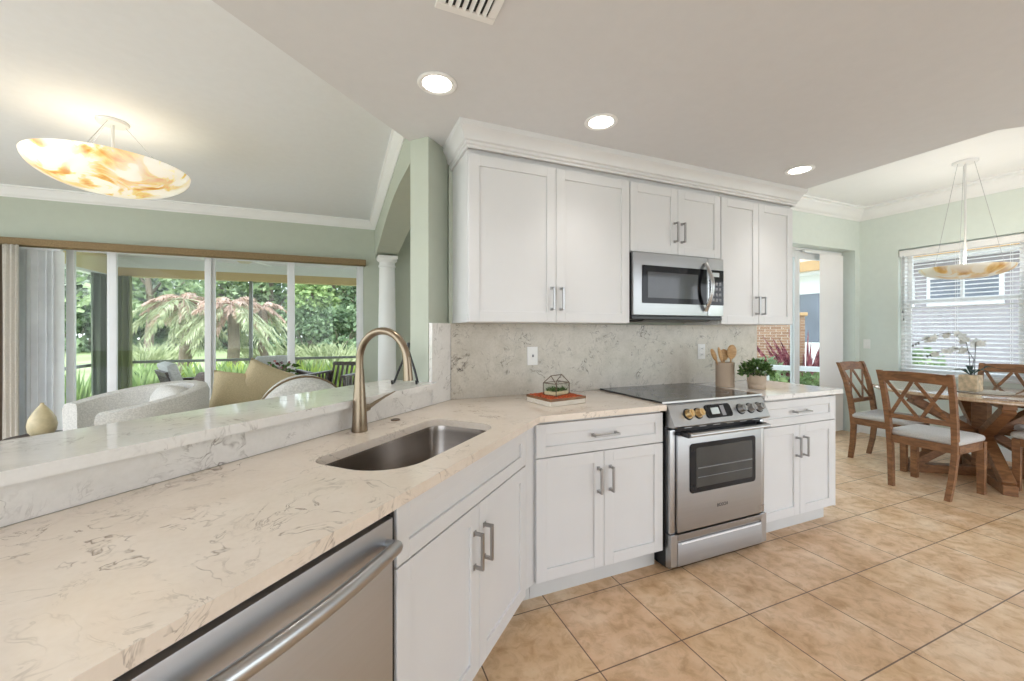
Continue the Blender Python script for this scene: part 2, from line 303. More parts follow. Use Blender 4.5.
# ------------------------------------------------------------------ mesh builder
class MB:
    def __init__(s): s.bm = bmesh.new()
    def _add(s, verts, faces):
        vs = [s.bm.verts.new(v) for v in verts]
        for f in faces:
            try: s.bm.faces.new([vs[i] for i in f])
            except ValueError: pass
        return vs
    def box(s, x0, y0, z0, x1, y1, z1, bev=0.0, seg=1, mat=None):
        t = bmesh.new(); bmesh.ops.create_cube(t, size=1)
        for v in t.verts:
            v.co = Vector(((x0 + x1) / 2 + v.co.x * (x1 - x0), (y0 + y1) / 2 + v.co.y * (y1 - y0), (z0 + z1) / 2 + v.co.z * (z1 - z0)))
        if bev: bmesh.ops.bevel(t, geom=t.edges[:], offset=bev, segments=seg, profile=0.7, affect='EDGES')
        if mat is not None: bmesh.ops.transform(t, matrix=mat, verts=t.verts)
        s.merge(t); return s
    def merge(s, t):
        t.verts.index_update(); base = [s.bm.verts.new(v.co) for v in t.verts]
        for f in t.faces:
            try: s.bm.faces.new([base[v.index] for v in f.verts])
            except ValueError: pass
        t.free()
    def bar(s, p, q, wx, wy, up=(0, 0, 1), bev=0.0):
        """A straight square-sectioned bar from p to q."""
        p, q = Vector(p), Vector(q); d = (q - p); L = d.length; d.normalize()
        u = Vector(up)
        if abs(d.dot(u)) > 0.98: u = Vector((0, 1, 0))
        a = d.cross(u).normalized(); b = a.cross(d).normalized()
        mt = Matrix((a, b, d)).transposed().to_4x4(); mt.translation = p
        return s.box(-wx / 2, -wy / 2, 0, wx / 2, wy / 2, L, bev, 1, mt)
    def tube(s, pts, r, seg=12, cap=True, sq=None):
        pts = [Vector(p) for p in pts]; n = len(pts)
        rs = r if isinstance(r, (list, tuple)) else [r] * n
        rings = []; prev = None
        for i, p in enumerate(pts):
            d = (pts[min(i + 1, n - 1)] - pts[max(i - 1, 0)]).normalized()
            if prev is None:
                u = Vector((0, 0, 1)) if abs(d.z) < 0.9 else Vector((1, 0, 0))
                a = d.cross(u).normalized()
            else:
                a = (prev - d * prev.dot(d)).normalized()
            prev = a; b = d.cross(a)
            sc = sq if sq else (1, 1)
            rings.append([s.bm.verts.new(p + (a * math.cos(2 * PI * k / seg) * sc[0] + b * math.sin(2 * PI * k / seg) * sc[1]) * rs[i]) for k in range(seg)])
        for i in range(n - 1):
            for k in range(seg):
                s.bm.faces.new((rings[i][k], rings[i][(k + 1) % seg], rings[i + 1][(k + 1) % seg], rings[i + 1][k]))
        if cap:
            s.bm.faces.new(rings[0][::-1]); s.bm.faces.new(rings[-1])
        return s
    def cyl(s, p, q, r, r2=None, seg=20): return s.tube([p, q], [r, r if r2 is None else r2], seg)
    def lathe(s, prof, c=(0, 0, 0), seg=32, closed=False):
        rings = []
        for r, z in prof:
            if r < 1e-6: rings.append([s.bm.verts.new((c[0], c[1], c[2] + z))])
            else: rings.append([s.bm.verts.new((c[0] + r * math.cos(2 * PI * k / seg), c[1] + r * math.sin(2 * PI * k / seg), c[2] + z)) for k in range(seg)])
        for A, B in zip(rings, rings[1:]):
            for k in range(seg):
                a0, a1 = A[k % len(A)], A[(k + 1) % len(A)]; b0, b1 = B[k % len(B)], B[(k + 1) % len(B)]
                f = []
                for v in (a0, a1, b1, b0):
                    if v not in f: f.append(v)
                if len(f) > 2: s.bm.faces.new(f)
        return s
    def slab(s, outer, z0, z1, holes=()):
        """A flat slab of any outline, with holes."""
        t = bmesh.new(); edges = []
        for loop in (outer, *holes):
            vs = [t.verts.new((x, y, z0)) for x, y in loop]
            edges += [t.edges.new((vs[i], vs[(i + 1) % len(vs)])) for i in range(len(vs))]
        bmesh.ops.triangle_fill(t, edges=edges, use_beauty=True, use_dissolve=False)
        g = bmesh.ops.extrude_face_region(t, geom=t.faces[:])
        for v in [e for e in g['geom'] if isinstance(e, bmesh.types.BMVert)]: v.co.z = z1
        bmesh.ops.recalc_face_normals(t, faces=t.faces)
        s.merge(t); return s
    def prism(s, poly, axis, a0, a1):
        """Extrude a 2-D outline along an axis: x -> (y,z), y -> (x,z), z -> (x,y)."""
        def P(u, v, a): return (a, u, v) if axis == 'x' else (u, a, v) if axis == 'y' else (u, v, a)
        n = len(poly)
        vs = s._add([P(u, v, a0) for u, v in poly] + [P(u, v, a1) for u, v in poly], [])
        s.bm.faces.new(vs[:n]); s.bm.faces.new(vs[n:][::-1])
        for i in range(n):
            j = (i + 1) % n; s.bm.faces.new((vs[i], vs[n + i], vs[n + j], vs[j]))
        return s
    def sweep(s, prof, path, closed=False):
        """Sweep an (out, up) moulding profile along a level path, mitred."""
        n = len(path); rings = []
        for i, p in enumerate(path):
            p = Vector(p)
            d0 = (p - Vector(path[i - 1])).normalized() if (i > 0 or closed) else None
            d1 = (Vector(path[(i + 1) % n]) - p).normalized() if (i < n - 1 or closed) else None
            if d0 is None: d0 = d1
            if d1 is None: d1 = d0
            n0 = Vector((d0.y, -d0.x, 0)); n1 = Vector((d1.y, -d1.x, 0)); b = (n0 + n1).normalized()
            k = 1 / max(0.3, b.dot(n0))
            rings.append([s.bm.verts.new(p + b * k * o + Vector((0, 0, u))) for o, u in prof])
        m = len(prof)
        for i in range(n if closed else n - 1):
            A, B = rings[i], rings[(i + 1) % n]
            for k in range(m): s.bm.faces.new((A[k], A[(k + 1) % m], B[(k + 1) % m], B[k]))
        if not closed:
            s.bm.faces.new(rings[0][::-1]); s.bm.faces.new(rings[-1])
        return s
    def blob(s, c, r, seg=20, rings=12, p=1.0, rot=None):
        """A (super)ellipsoid."""
        def sp(v): return math.copysign(abs(v) ** p, v)
        t = bmesh.new(); R = []
        for i in range(rings + 1):
            th = -PI / 2 + PI * i / rings
            if i in (0, rings): R.append([t.verts.new((0, 0, r[2] * sp(math.sin(th))))])
            else: R.append([t.verts.new((r[0] * sp(math.cos(th)) * sp(math.cos(2 * PI * k / seg)), r[1] * sp(math.cos(th)) * sp(math.sin(2 * PI * k / seg)), r[2] * sp(math.sin(th)))) for k in range(seg)])
        for A, B in zip(R, R[1:]):
            for k in range(seg):
                f = []
                for v in (A[k % len(A)], A[(k + 1) % len(A)], B[(k + 1) % len(B)], B[k % len(B)]):
                    if v not in f: f.append(v)
                if len(f) > 2: t.faces.new(f)
        mt = Matrix.Translation(c) @ (rot.to_4x4() if rot else Matrix.Identity(4))
        bmesh.ops.transform(t, matrix=mt, verts=t.verts); s.merge(t); return s
    def leaf(s, p, d, L, W, up=None, bend=0.25):
        """A pointed leaf of two folded halves."""
        p, d = Vector(p), Vector(d).normalized()
        u = Vector(up) if up else Vector((random.uniform(-1, 1), random.uniform(-1, 1), random.uniform(0.2, 1)))
        a = d.cross(u)
        if a.length < 1e-4: a = d.orthogonal()
        a.normalize(); nrm = a.cross(d).normalized()
        m = p + d * L * .5 + nrm * L * bend * .4
        e = p + d * L - nrm * L * bend * .3
        vs = [s.bm.verts.new(v) for v in (p, m + a * W / 2, e, m - a * W / 2, m - nrm * W * .12)]
        s.bm.faces.new((vs[0], vs[1], vs[2], vs[4])); s.bm.faces.new((vs[0], vs[4], vs[2], vs[3])); return s
    def build(s, name, mat, parent=None, angle=35, loc=None, rotz=0.0, fixn=True):
        if fixn: bmesh.ops.recalc_face_normals(s.bm, faces=s.bm.faces)
        me = bpy.data.meshes.new(name); s.bm.to_mesh(me); s.bm.free()
        for p in me.polygons: p.use_smooth = True
        me.set_sharp_from_angle(angle=math.radians(angle))
        o = bpy.data.objects.new(name, me); COL.objects.link(o)
        me.materials.append(M[mat] if isinstance(mat, str) else mat)
        if parent: o.parent = parent
        if loc: o.location = loc
        o.rotation_euler.z = rotz
        return o

def tag(o, label=None, cat=None, group=None, kind=None):
    if label: o['label'] = label
    if cat: o['category'] = cat
    if group: o['group'] = group
    if kind: o['kind'] = kind
    return o
def thing(name, label, cat, loc=(0, 0, 0), rotz=0.0, group=None, kind=None):
    o = bpy.data.objects.new(name, None); COL.objects.link(o)
    o.empty_display_size = 0.1; o.location = loc; o.rotation_euler = (0, 0, rotz)
    return tag(o, label, cat, group, kind)
KIDS = {}
def copy_thing(root, loc, rotz=0.0, label=None, group=None, scale=None):
    r = root.copy(); COL.objects.link(r); r.location = loc; r.rotation_euler = (0, 0, rotz)
    if scale: r.scale = scale
    if label: r['label'] = label
    if group: r['group'] = group
    for ch in list(root.children):
        c = ch.copy(); COL.objects.link(c); c.parent = r
        for g in list(ch.children):
            d = g.copy(); COL.objects.link(d); d.parent = c
    return r
def struct(name, mb, mat, label=None, cat=None):
    o = mb.build(name, mat); o['kind'] = 'structure'
    return tag(o, label, cat)
def rrect(x0, y0, x1, y1, r, seg=6):
    """Rounded rectangle; r is one radius or four (x0y0, x1y0, x1y1, x0y1)."""
    if not isinstance(r, (list, tuple)): r = [r] * 4
    out = []
    for (cx, cy, a), q in zip(((x0 + r[0], y0 + r[0], PI), (x1 - r[1], y0 + r[1], 1.5 * PI), (x1 - r[2], y1 - r[2], 0), (x0 + r[3], y1 - r[3], .5 * PI)), r):
        for k in range(seg + 1):
            an = a + .5 * PI * k / seg; out.append((cx + q * math.cos(an), cy + q * math.sin(an)))
    return out

# ================================================================== SETTING
ZK, ZL, ZD = 2.376, 2.74, 2.89          # kitchen, living-room and breakfast-room ceilings
YF, XE, YN = 3.25, 4.585, 0.80          # far window wall, breakfast-room east wall, its north wall

mb = MB(); mb.slab([(-5.6, -4.6), (XE + .15, -4.6), (XE + .15, YN + .17), (1.54, YN + .17), (1.54, YF + .15), (-5.6, YF + .15)], -0.12, 0)
struct('floor', mb, 'floor', 'beige ceramic tile floor with dark grout lines', 'floor')

# kitchen ceiling: a lowered slab whose left edge follows the peninsula
s_end = -0.80
e0, e1 = pen(-4.9, .73), pen(-.86, .868)
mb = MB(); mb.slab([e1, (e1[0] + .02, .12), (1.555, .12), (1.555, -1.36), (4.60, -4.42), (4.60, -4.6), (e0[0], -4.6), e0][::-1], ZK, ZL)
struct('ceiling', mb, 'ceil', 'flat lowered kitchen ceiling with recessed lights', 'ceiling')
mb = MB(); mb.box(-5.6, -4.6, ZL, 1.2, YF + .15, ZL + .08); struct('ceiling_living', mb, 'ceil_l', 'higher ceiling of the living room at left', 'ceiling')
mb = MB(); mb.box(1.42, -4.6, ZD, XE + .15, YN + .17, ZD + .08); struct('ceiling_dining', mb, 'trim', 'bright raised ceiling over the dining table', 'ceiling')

mb = MB(); mb.box(-1.06, 0, 0, 1.54, .12, ZL); struct('wall_kitchen', mb, 'sage', 'kitchen wall behind the cabinets and cooker', 'wall')
mb = MB(); mb.box(1.42, .12, 0, 1.54, YN, ZD); struct('wall_return', mb, 'sage_pale', 'short wall end beside the sliding door', 'wall')
a, b_, c, d = pen(-.965, .735), pen(-.774, .735), pen(-.774, .855), pen(-.965, .855)
mb = MB(); mb.slab([a, b_, (-1.03, .119), c, d], 0, ZK); struct('wall_pier', mb, 'sage', 'sage green wall end between bar and upper cabinets', 'wall')
# pony wall under the raised bar
mb = MB(); mb.slab([pen(-3.8, .735), pen(-.966, .735), pen(-.966, .845), pen(-3.8, .845)], 0, 1.004); struct('wall_bar', mb, 'sage', 'low wall carrying the raised bar', 'wall')

# far wall with the opening of the sliding doors
OX0, OX1, OZ = -4.72, -1.385, 2.215
mb = MB(); mb.box(-5.6, YF, 0, OX0, YF + .15, ZL); mb.box(OX1, YF, 0, 1.54, YF + .15, ZL); mb.box(OX0, YF, OZ, OX1, YF + .15, ZL)
struct('wall_far', mb, 'sage', 'sage green wall around the living room sliding doors', 'wall')
mb = MB(); mb.box(-5.75, 2.3, 0, -5.6, YF + .15, ZL); struct('wall_left', mb, 'sage', 'living room side wall out of view at left', 'wall')
mb = MB(); mb.box(1.42, YN, 0, 1.54, 1.1, ZL); mb.box(1.42, 2.95, 0, 1.54, YF, ZL); mb.box(1.42, 1.1, 2.25, 1.54, 2.95, ZL); struct('wall_hall', mb, 'sage', 'wall between living room hall and patio', 'wall')  # opening in this unseen wall added so daylight brightens the hall

mb = MB(); mb.box(-1.9, -4.75, 0, 1.2, -4.6, ZD); struct('wall_rear', mb, 'trim', 'pale wall behind the camera', 'wall')
# arched header between living room and hall
arch = [(3.25, ZL), (3.25, 2.263), (3.0, 2.285)]
arch += [(2.6, 2.325), (2.2, 2.365), (1.7, 2.41), (1.2, 2.43), (.8, 2.42), (.13, 2.36), (.13, ZL)]
mb = MB(); mb.prism(arch, 'x', -1.245, -.985); struct('wall_arch', mb, 'sage', 'sage green arched header above the white column', 'wall')

# breakfast-room walls
DX0, DX1, DZ = 1.66, 4.486, 2.357
mb = MB(); mb.box(1.54, YN, 0, DX0, YN + .17, ZD); mb.box(DX1, YN, 0, XE + .15, YN + .17, ZD); mb.box(DX0, YN, DZ, DX1, YN + .17, ZD)
struct('wall_north', mb, 'sage_pale', 'pale green wall around the dining sliding door', 'wall')
WY0, WY1, WZ0, WZ1 = -1.72, .40, .82, 2.30
mb = MB(); mb.box(XE, -2.25, 0, XE + .15, WY0, ZD); mb.box(XE, -4.6, 2.2, XE + .15, -2.25, ZD); mb.box(XE, -4.6, 0, XE + .15, -4.4, 2.2); mb.box(XE, WY1, 0, XE + .15, YN, ZD); mb.box(XE, WY0, 0, XE + .15, WY1, WZ0); mb.box(XE, WY0, WZ1, XE + .15, WY1, ZD)  # unseen full-height opening at the south end added for more daylight
struct('wall_east', mb, 'sage_pale', 'pale green wall around the dining window', 'wall')

# mouldings
def crown_prof(h, o): return [(0, 0), (o * .10, 0), (o * .16, h * .10), (o * .30, h * .16), (o * .42, h * .30), (o * .62, h * .56), (o * .80, h * .68), (o * .84, h * .82), (o, h * .86), (o, h), (0, h)]
mb = MB(); mb.sweep(crown_prof(.105, .07), [(-5.6, 2.3, ZL - .105), (-5.6, YF, ZL - .105), (-1.245, YF, ZL - .105), (-1.245, .14, ZL - .105)])
struct('trim_1', mb, 'trim', 'white crown moulding around the living room ceiling', 'crown moulding')
mb = MB(); mb.sweep(crown_prof(.15, .12), [(1.54, .2, ZD - .15), (1.54, YN, ZD - .15), (XE, YN, ZD - .15), (XE, -4.6, ZD - .15)])
struct('trim_2', mb, 'trim', 'white crown moulding around the dining ceiling', 'crown moulding')
base_p = [(0, 0), (.016, 0), (.016, .10), (.010, .12), (0, .125)]
mb = MB(); mb.sweep(base_p, [(DX1, YN, 0), (XE, YN, 0), (XE, -4.6, 0)]); struct('baseboard_east', mb, 'trim', 'white baseboard in the dining corner', 'baseboard')

# cabinet crown moulding
ZU0, ZU1 = 1.362, 2.26
XU0, XU1 = -1.038, 1.508
mb = MB()
cp = [(0, 0), (.012, 0), (.012, .012), (.02, .018), (.02, .03), (.03, .036), (.034, .052), (.048, .078), (.062, .09), (.066, .112), (.066, .116), (0, .116)]
mb.sweep(cp, [(XU0, -.002, ZK - .116), (XU0, -.33, ZK - .116), (XU1, -.33, ZK - .116), (XU1, -.002, ZK - .116)][::1])
mb2 = MB()
mb.bm.free(); mb = MB()
mb.sweep(cp, [(XU1, -.002, ZK - .116), (XU1, -.33, ZK - .116), (XU0, -.33, ZK - .116), (XU0, -.002, ZK - .116)][::-1])
struct('trim_3', mb, 'cab', 'stepped white crown moulding on top of the upper cabinets', 'crown moulding')

# white column under the arch
mb = MB()
mb.lathe([(0, 0), (.15, 0), (.15, .06), (.135, .075), (.13, .10), (.115, .115), (.11, .14), (.112, .9), (.098, 2.05), (.094, 2.12), (.106, 2.125), (.106, 2.145), (.096, 2.15), (.096, 2.185), (.118, 2.20), (.125, 2.225), (0, 2.225)], (-1.11, 3.05, 0), 32)
mb.box(-1.11 - .12, 3.05 - .12, 2.222, -1.11 + .12, 3.05 + .12, 2.262, .004)
struct('column', mb, 'trim', 'white round column with moulded cap under the arch', 'column')

# ------------------------------------------------------------------ windows and doors of the setting
def frame_rect(mb, x0, x1, z0, z1, y0, y1, w_):
    mb.box(x0, y0, z0, x0 + w_, y1, z1, .004); mb.box(x1 - w_, y0, z0, x1, y1, z1, .004)
    mb.box(x0 + w_, y0, z0, x1 - w_, y1, z0 + w_, .004); mb.box(x0 + w_, y0, z1 - w_, x1 - w_, y1, z1, .004)
dr = thing('door_1', 'white framed sliding glass doors to the lanai', 'sliding door', ((OX0 + OX1) / 2, YF, 0), kind='structure')
ox = (OX0 + OX1) / 2
mb = MB(); frame_rect(mb, OX0 - ox, OX1 - ox, 0, OZ, .03, .13, .045); mb.build('door_frame', 'alum', dr)
for k, (xa, xb) in enumerate(((-4.70, -4.21), (-4.28, -3.90), (-3.93, -3.03), (-3.06, -2.20), (-2.24, -1.405))):
    mb = MB(); yy = .05 + .035 * (k % 2); frame_rect(mb, xa - ox, xb - ox, .045, OZ - .004, yy, yy + .03, .062); f = mb.build('door_panel', 'alum', dr)
    mb = MB(); mb.box(xa - ox + .06, yy + .012, .1, xb - ox - .06, yy + .018, OZ - .1); mb.build('glass_pane', 'glass', f)

dr2 = thing('door_2', 'white sliding glass door beside the kitchen counter end', 'sliding door', ((DX0 + DX1) / 2, YN + .17, 0), kind='structure')
ox = (DX0 + DX1) / 2
mb = MB(); frame_rect(mb, DX0 - ox, DX1 - ox, 0, DZ, -.02, .08, .03); mb.build('door_frame', 'alum', dr2)
for k, (xa, xb) in enumerate(((1.69, 3.66), (3.57, 4.46))):
    mb = MB(); yy = .0 + .035 * (k % 2); frame_rect(mb, xa - ox, xb - ox, .03, DZ - .03, yy, yy + .03, .09); f = mb.build('door_panel', 'alum', dr2)
    mb = MB(); mb.box(xa - ox + .085, yy + .012, .1, xb - ox - .085, yy + .018, DZ - .1); mb.build('glass_pane', 'glass', f)
mb = MB(); mb.box(4.385 - ox, -.035, .02, 4.45 - ox, .0, DZ - .03, .004); mb.build('side_track', 'greyp', dr2)

wn = thing('window_1', 'white double hung window behind the horizontal blinds', 'window', (XE + .06, (WY0 + WY1) / 2, WZ0), kind='structure')
oy = (WY0 + WY1) / 2; H = WZ1 - WZ0
def yframe(mb, y0, y1, z0, z1, x0, x1, w_):
    mb.box(x0, y0, z0, x1, y0 + w_, z1, .004); mb.box(x0, y1 - w_, z0, x1, y1, z1, .004)
    mb.box(x0, y0 + w_, z0, x1, y1 - w_, z0 + w_, .004); mb.box(x0, y0 + w_, z1 - w_, x1, y1 - w_, z1, .004)
mb = MB(); yframe(mb, WY0 - oy, WY1 - oy, 0, H, 0, .09, .04)
for ym in (-.62,): mb.box(0, ym - oy - .05, .04, .09, ym - oy + .05, H - .04, .004)
mb.build('window_frame', 'trim', wn)
for (ya, yb) in ((-1.68, -.67), (-.57, .36)):
    for z0, z1, xx in ((.04, .86, .03), (.82, H - .04, .055)):
        mb = MB(); yframe(mb, ya - oy, yb - oy, z0, z1, xx, xx + .025, .045)
        if xx > .04: mb.box(xx + .004, (ya + yb) / 2 - oy - .012, z0, xx + .02, (ya + yb) / 2 - oy + .012, z1)
        f = mb.build('sash', 'trim', wn)
        mb = MB(); mb.box(xx + .01, ya - oy + .04, z0 + .04, xx + .015, yb - oy - .04, z1 - .04); mb.build('glass_pane', 'glass', f)
mb = MB(); mb.box(-.095, WY0 - oy - .03, -.03, .0, WY1 - oy + .03, 0, .006); mb.build('sill', 'trim', wn)

# blinds on the dining window
bl = thing('window_blind', 'white horizontal slat blind on the dining window', 'blind', (XE + .012, oy, WZ1 - .02))
mb = MB(); mb.box(-.02, WY0 - oy + .012, -.075, .035, WY1 - oy - .012, 0, .004); mb.build('headrail', 'slat', bl)
mb = MB(); nsl = 30
for k in range(nsl):
    z = -.10 - k * .0452
    mt = Matrix.Translation((.012, 0, z)) @ Matrix.Rotation(math.radians(-16), 4, 'Y')
    mb.box(-.024, WY0 - oy + .02, -.0016, .024, WY1 - oy - .02, .0016, mat=mt)
mb.build('slats', 'slat', bl)
mb = MB(); mb.box(-.012, WY0 - oy + .02, -.1 - nsl * .0452 - .012, .036, WY1 - oy - .02, -.1 - nsl * .0452 + .008, .003); mb.build('bottom_rail', 'slat', bl)
mb = MB()
for yc in (.29, -.10, -.50, -.95, -1.4):
    for xx in (-.013, .037): mb.tube([(xx, yc - oy, -.06), (xx, yc - oy, -.1 - nsl * .0452)], .0016, 5)
mb.build('ladder_cord', 'slat', bl)
mb = MB(); mb.tube([(-.02, .355 - oy, -.06), (-.02, .355 - oy, -.72)], .0015, 5); mb.lathe([(0, 0), (.008, .004), (.005, .03), (0, .034)], (-.02, .355 - oy, -.75), 10); mb.lathe([(0, 0), (.008, .004), (.005, .03), (0, .034)], (-.02, .345 - oy, -.84), 10); mb.tube([(-.02, .345 - oy, -.06), (-.02, .345 - oy, -.81)], .0015, 5); mb.build('pull_cord', 'greyp', bl)

# ================================================================== KITCHEN CABINETS
def shaker(mb, x0, z0, x1, z1, y=0.0, th=.02, rail=.057, rec=.009):
    """Shaker front: frame and a recessed panel; y is the front face, depth goes +y."""
    e = .0015
    mb.box(x0, y, z0, x0 + rail, y + th, z1, e); mb.box(x1 - rail, y, z0, x1, y + th, z1, e)
    mb.box(x0 + rail - .001, y, z0, x1 - rail + .001, y + th, z0 + rail, e); mb.box(x0 + rail - .001, y, z1 - rail, x1 - rail + .001, y + th, z1, e)
    mb.box(x0 + rail - .002, y + rec, z0 + rail - .002, x1 - rail + .002, y + th - .001, z1 - rail + .002)
    return mb
def pull(parent, x, z, L, vertical, y=0.0):
    """Square bar pull with two posts and flared feet."""
    mb = MB(); o = .032; r = .0055
    if vertical:
        mb.box(x - r, y - o - r, z - L / 2, x + r, y - o + r, z + L / 2, .0012)
        for q in (-1, 1):
            zz = z + q * (L / 2 - .0055); mb.box(x - r, y - o, zz - r, x + r, y, zz + r, .001); mb.box(x - .009, y - .004, zz - .009, x + .009, y, zz + .009, .001)
    else:
        mb.box(x - L / 2, y - o - r, z - r, x + L / 2, y - o + r, z + r, .0012)
        for q in (-1, 1):
            xx = x + q * (L / 2 - .0055); mb.box(xx - r, y - o, z - r, xx + r, y, z + r, .001); mb.box(xx - .009, y - .004, z - .009, xx + .009, y, z + .009, .001)
    return mb.build('handle', 'nickel', parent)
def door(root, x0, z0, x1, z1, hx=None, hz=None, hl=.128):
    mb = MB(); shaker(mb, x0, z0, x1, z1); d_ = mb.build('door', 'cab', root)
    if hx is not None: pull(d_, hx, hz, hl, True)
    return d_

def base_cabinet(name, label, loc, rotz, W, doors, drawer, depth, drawer_pulls=True, handle_z=.56, kick_in=.07, hollow=False):
    r = thing(name, label, 'cabinet', loc, rotz)
    mb = MB()
    if hollow:
        mb.box(0, .0215, .105, .018, depth, .872); mb.box(W - .018, .0215, .105, W, depth, .872); mb.box(.018, .0215, .105, W - .018, depth, .123); mb.box(.018, depth - .012, .123, W - .018, depth, .872); mb.box(.018, .0215, .80, W - .018, .04, .872)
    else: mb.box(0, .0215, .105, W, depth, .872, .001)
    mb.build('carcass', 'cab', r)
    mb = MB(); mb.box(0, kick_in, 0, W, kick_in + .018, .105); mb.build('toe_kick', 'kick', r)
    x0, x1 = .003, W - .003
    mb = MB(); shaker(mb, x0, .708, x1, .868, rail=.05); dw = mb.build('drawer_front', 'cab', r)
    if drawer_pulls: pull(dw, W / 2, .79, .15, False)
    m_ = W / 2
    door(r, x0, .112, m_ - .0015, .703, m_ - .036, handle_z); door(r, m_ + .0015, .112, x1, .703, m_ + .036, handle_z)
    return r
rb = base_cabinet('base_cabinet', 'white shaker base cabinet between corner sink and cooker', (-.79, -.612, 0), 0, .777, 2, 1, .60)
mb = MB(); mb.slab([(-.002, .018), (-.062, -.012), (-.062, .06), (-.002, .06)], .105, .872); mb.build('corner_filler', 'cab', rb)
mb = MB(); mb.slab([(-.002, .07), (-.11, .07), (-.11, .088), (-.002, .088)], 0, .105); mb.build('toe_kick', 'kick', rb)
rc = base_cabinet('base_cabinet', 'white shaker base cabinet right of the cooker at counter end', (.772, -.612, 0), 0, .736, 2, 1, .60)
mb = MB(); mb.box(.737, .002, .105, .751, .60, .872, .001); mb.box(.70, .088, 0, .715, .60, .105); mb.build('end_panel', 'cab', rc)
# sink base on the peninsula
p0 = pen(-1.978, .112)
rs = base_cabinet('base_cabinet', 'white shaker sink cabinet on the angled peninsula', (p0[0], p0[1], 0), PA, .889, 2, 1, .56, drawer_pulls=False, handle_z=.555, hollow=True)

# countertops
def counter_main():
    mb = MB()
    xk = -.803
    fr = pen(-3.3, .076); bk = pen(-3.3, .712); q = pen(-.758, .712)
    # where the peninsula front edge meets the straight front edge
    yk = -.637; s_ = (yk - .076 * TX) / TY; xk = s_ * TX - .076 * TY
    outer = [fr, (xk, yk), (-.012, yk), (-.012, -.002), (q[0] + .002, -.002), (q[0], -.004), bk]
    hole = [pen(s, n) for s, n in rrect(-1.92, .176, -1.236, .505, [.16, .10, .065, .06], 10)]
    mb.slab(outer, .884, .914, [hole])
    return mb
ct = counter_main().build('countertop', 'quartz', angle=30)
tag(ct, 'light-warmed veined quartz countertop with the undermount sink cutout', 'countertop')
mb = MB(); mb.box(.772, -.637, .884, 1.562, -.002, .914, .002); tag(mb.build('countertop', 'quartz_w'), 'short pale quartz countertop right of the cooker', 'countertop')
# apron edge shadow gap filler under the counters is the carcass itself
mb = MB(); mb.slab([pen(-3.78, .67), pen(-.966, .67), pen(-.966, 1.02), pen(-3.78, 1.02)], 1.008, 1.038)
tag(mb.build('breakfast_bar', 'quartz_w'), 'raised cream quartz breakfast bar slab along the peninsula', 'breakfast bar')
mb = MB(); mb.slab([pen(-3.78, .713), pen(-.964, .713), pen(-.964, .733), pen(-3.78, .733)], .915, 1.007)
tag(mb.build('bar_backsplash', 'quartz_w'), 'low white quartz upstand below the raised bar', 'backsplash')
mb = MB(); mb.slab([pen(-.962, .712), pen(-.777, .712), pen(-.775, .733), pen(-.962, .733)], .915, 1.36)
tag(mb.build('corner_backsplash', 'quartz_w'), 'narrow white quartz strip on the sage wall end', 'backsplash')
mb = MB(); mb.box(-1.051, -.018, .915, 1.538, -.001, 1.361); tag(mb.build('backsplash', 'splash'), 'shade-greyed veined quartz backsplash under the upper cabinets', 'backsplash')

# upper cabinets
def upper(label, x0, x1, z0, hz, doors=2):
    W = x1 - x0; r = thing('upper_cabinet', label, 'cabinet', (x0, -.33, z0))
    mb = MB(); mb.box(0, .0215, 0, W, .329, ZK - .004 - z0, .001); mb.build('carcass', 'cab', r)
    H_ = ZU1 - .012 - z0; m_ = W / 2
    door(r, .003, .003, m_ - .0015, H_ - .012, m_ - .03, hz); door(r, m_ + .0015, .003, W - .003, H_ - .012, m_ + .03, hz)
    return r
upper('tall white upper cabinet left of the microwave', XU0, -.012, ZU0, .135)
upper('short white upper cabinet directly above the microwave', -.010, .756, 1.806, .145)
upper('tall white upper cabinet right of the microwave', .758, XU1, ZU0, .135)

# ------------------------------------------------------------------ sink
p1 = pen(-1.578, .34)
r = thing('sink', 'undermount stainless steel sink with rounded corners', 'sink', (p1[0], p1[1], .67), PA)
mb = MB(); rings = []
for (gx, z) in ((.022, .2135), (.012, .2135), (.0, .2135), (-.004, .19), (-.012, .06), (-.035, .018), (-.07, .006), (-.22, .0)):
    lp = rrect(-.342 - gx, -.164 - gx * .75, .342 + gx, .165 + gx * .75, [max(.02, .16 + gx * .6), max(.02, .10 + gx * .4), max(.015, .065 + gx * .25), max(.015, .06 + gx * .2)], 8)
    rings.append([mb.bm.verts.new((x, y, z)) for x, y in lp])
for A, B in zip(rings, rings[1:]):
    for k in range(len(A)): mb.bm.faces.new((A[k], A[(k + 1) % len(A)], B[(k + 1) % len(A)], B[k]))
mb.bm.faces.new(rings[-1])
mb.build('bowl', 'steel_sink', r, angle=50)
mb = MB(); mb.lathe([(0, .001), (.042, .001), (.045, .004), (.035, .006), (.03, .003), (0, .003)], (0, .03, .0), 24); mb.build('drain', 'nickel', r)

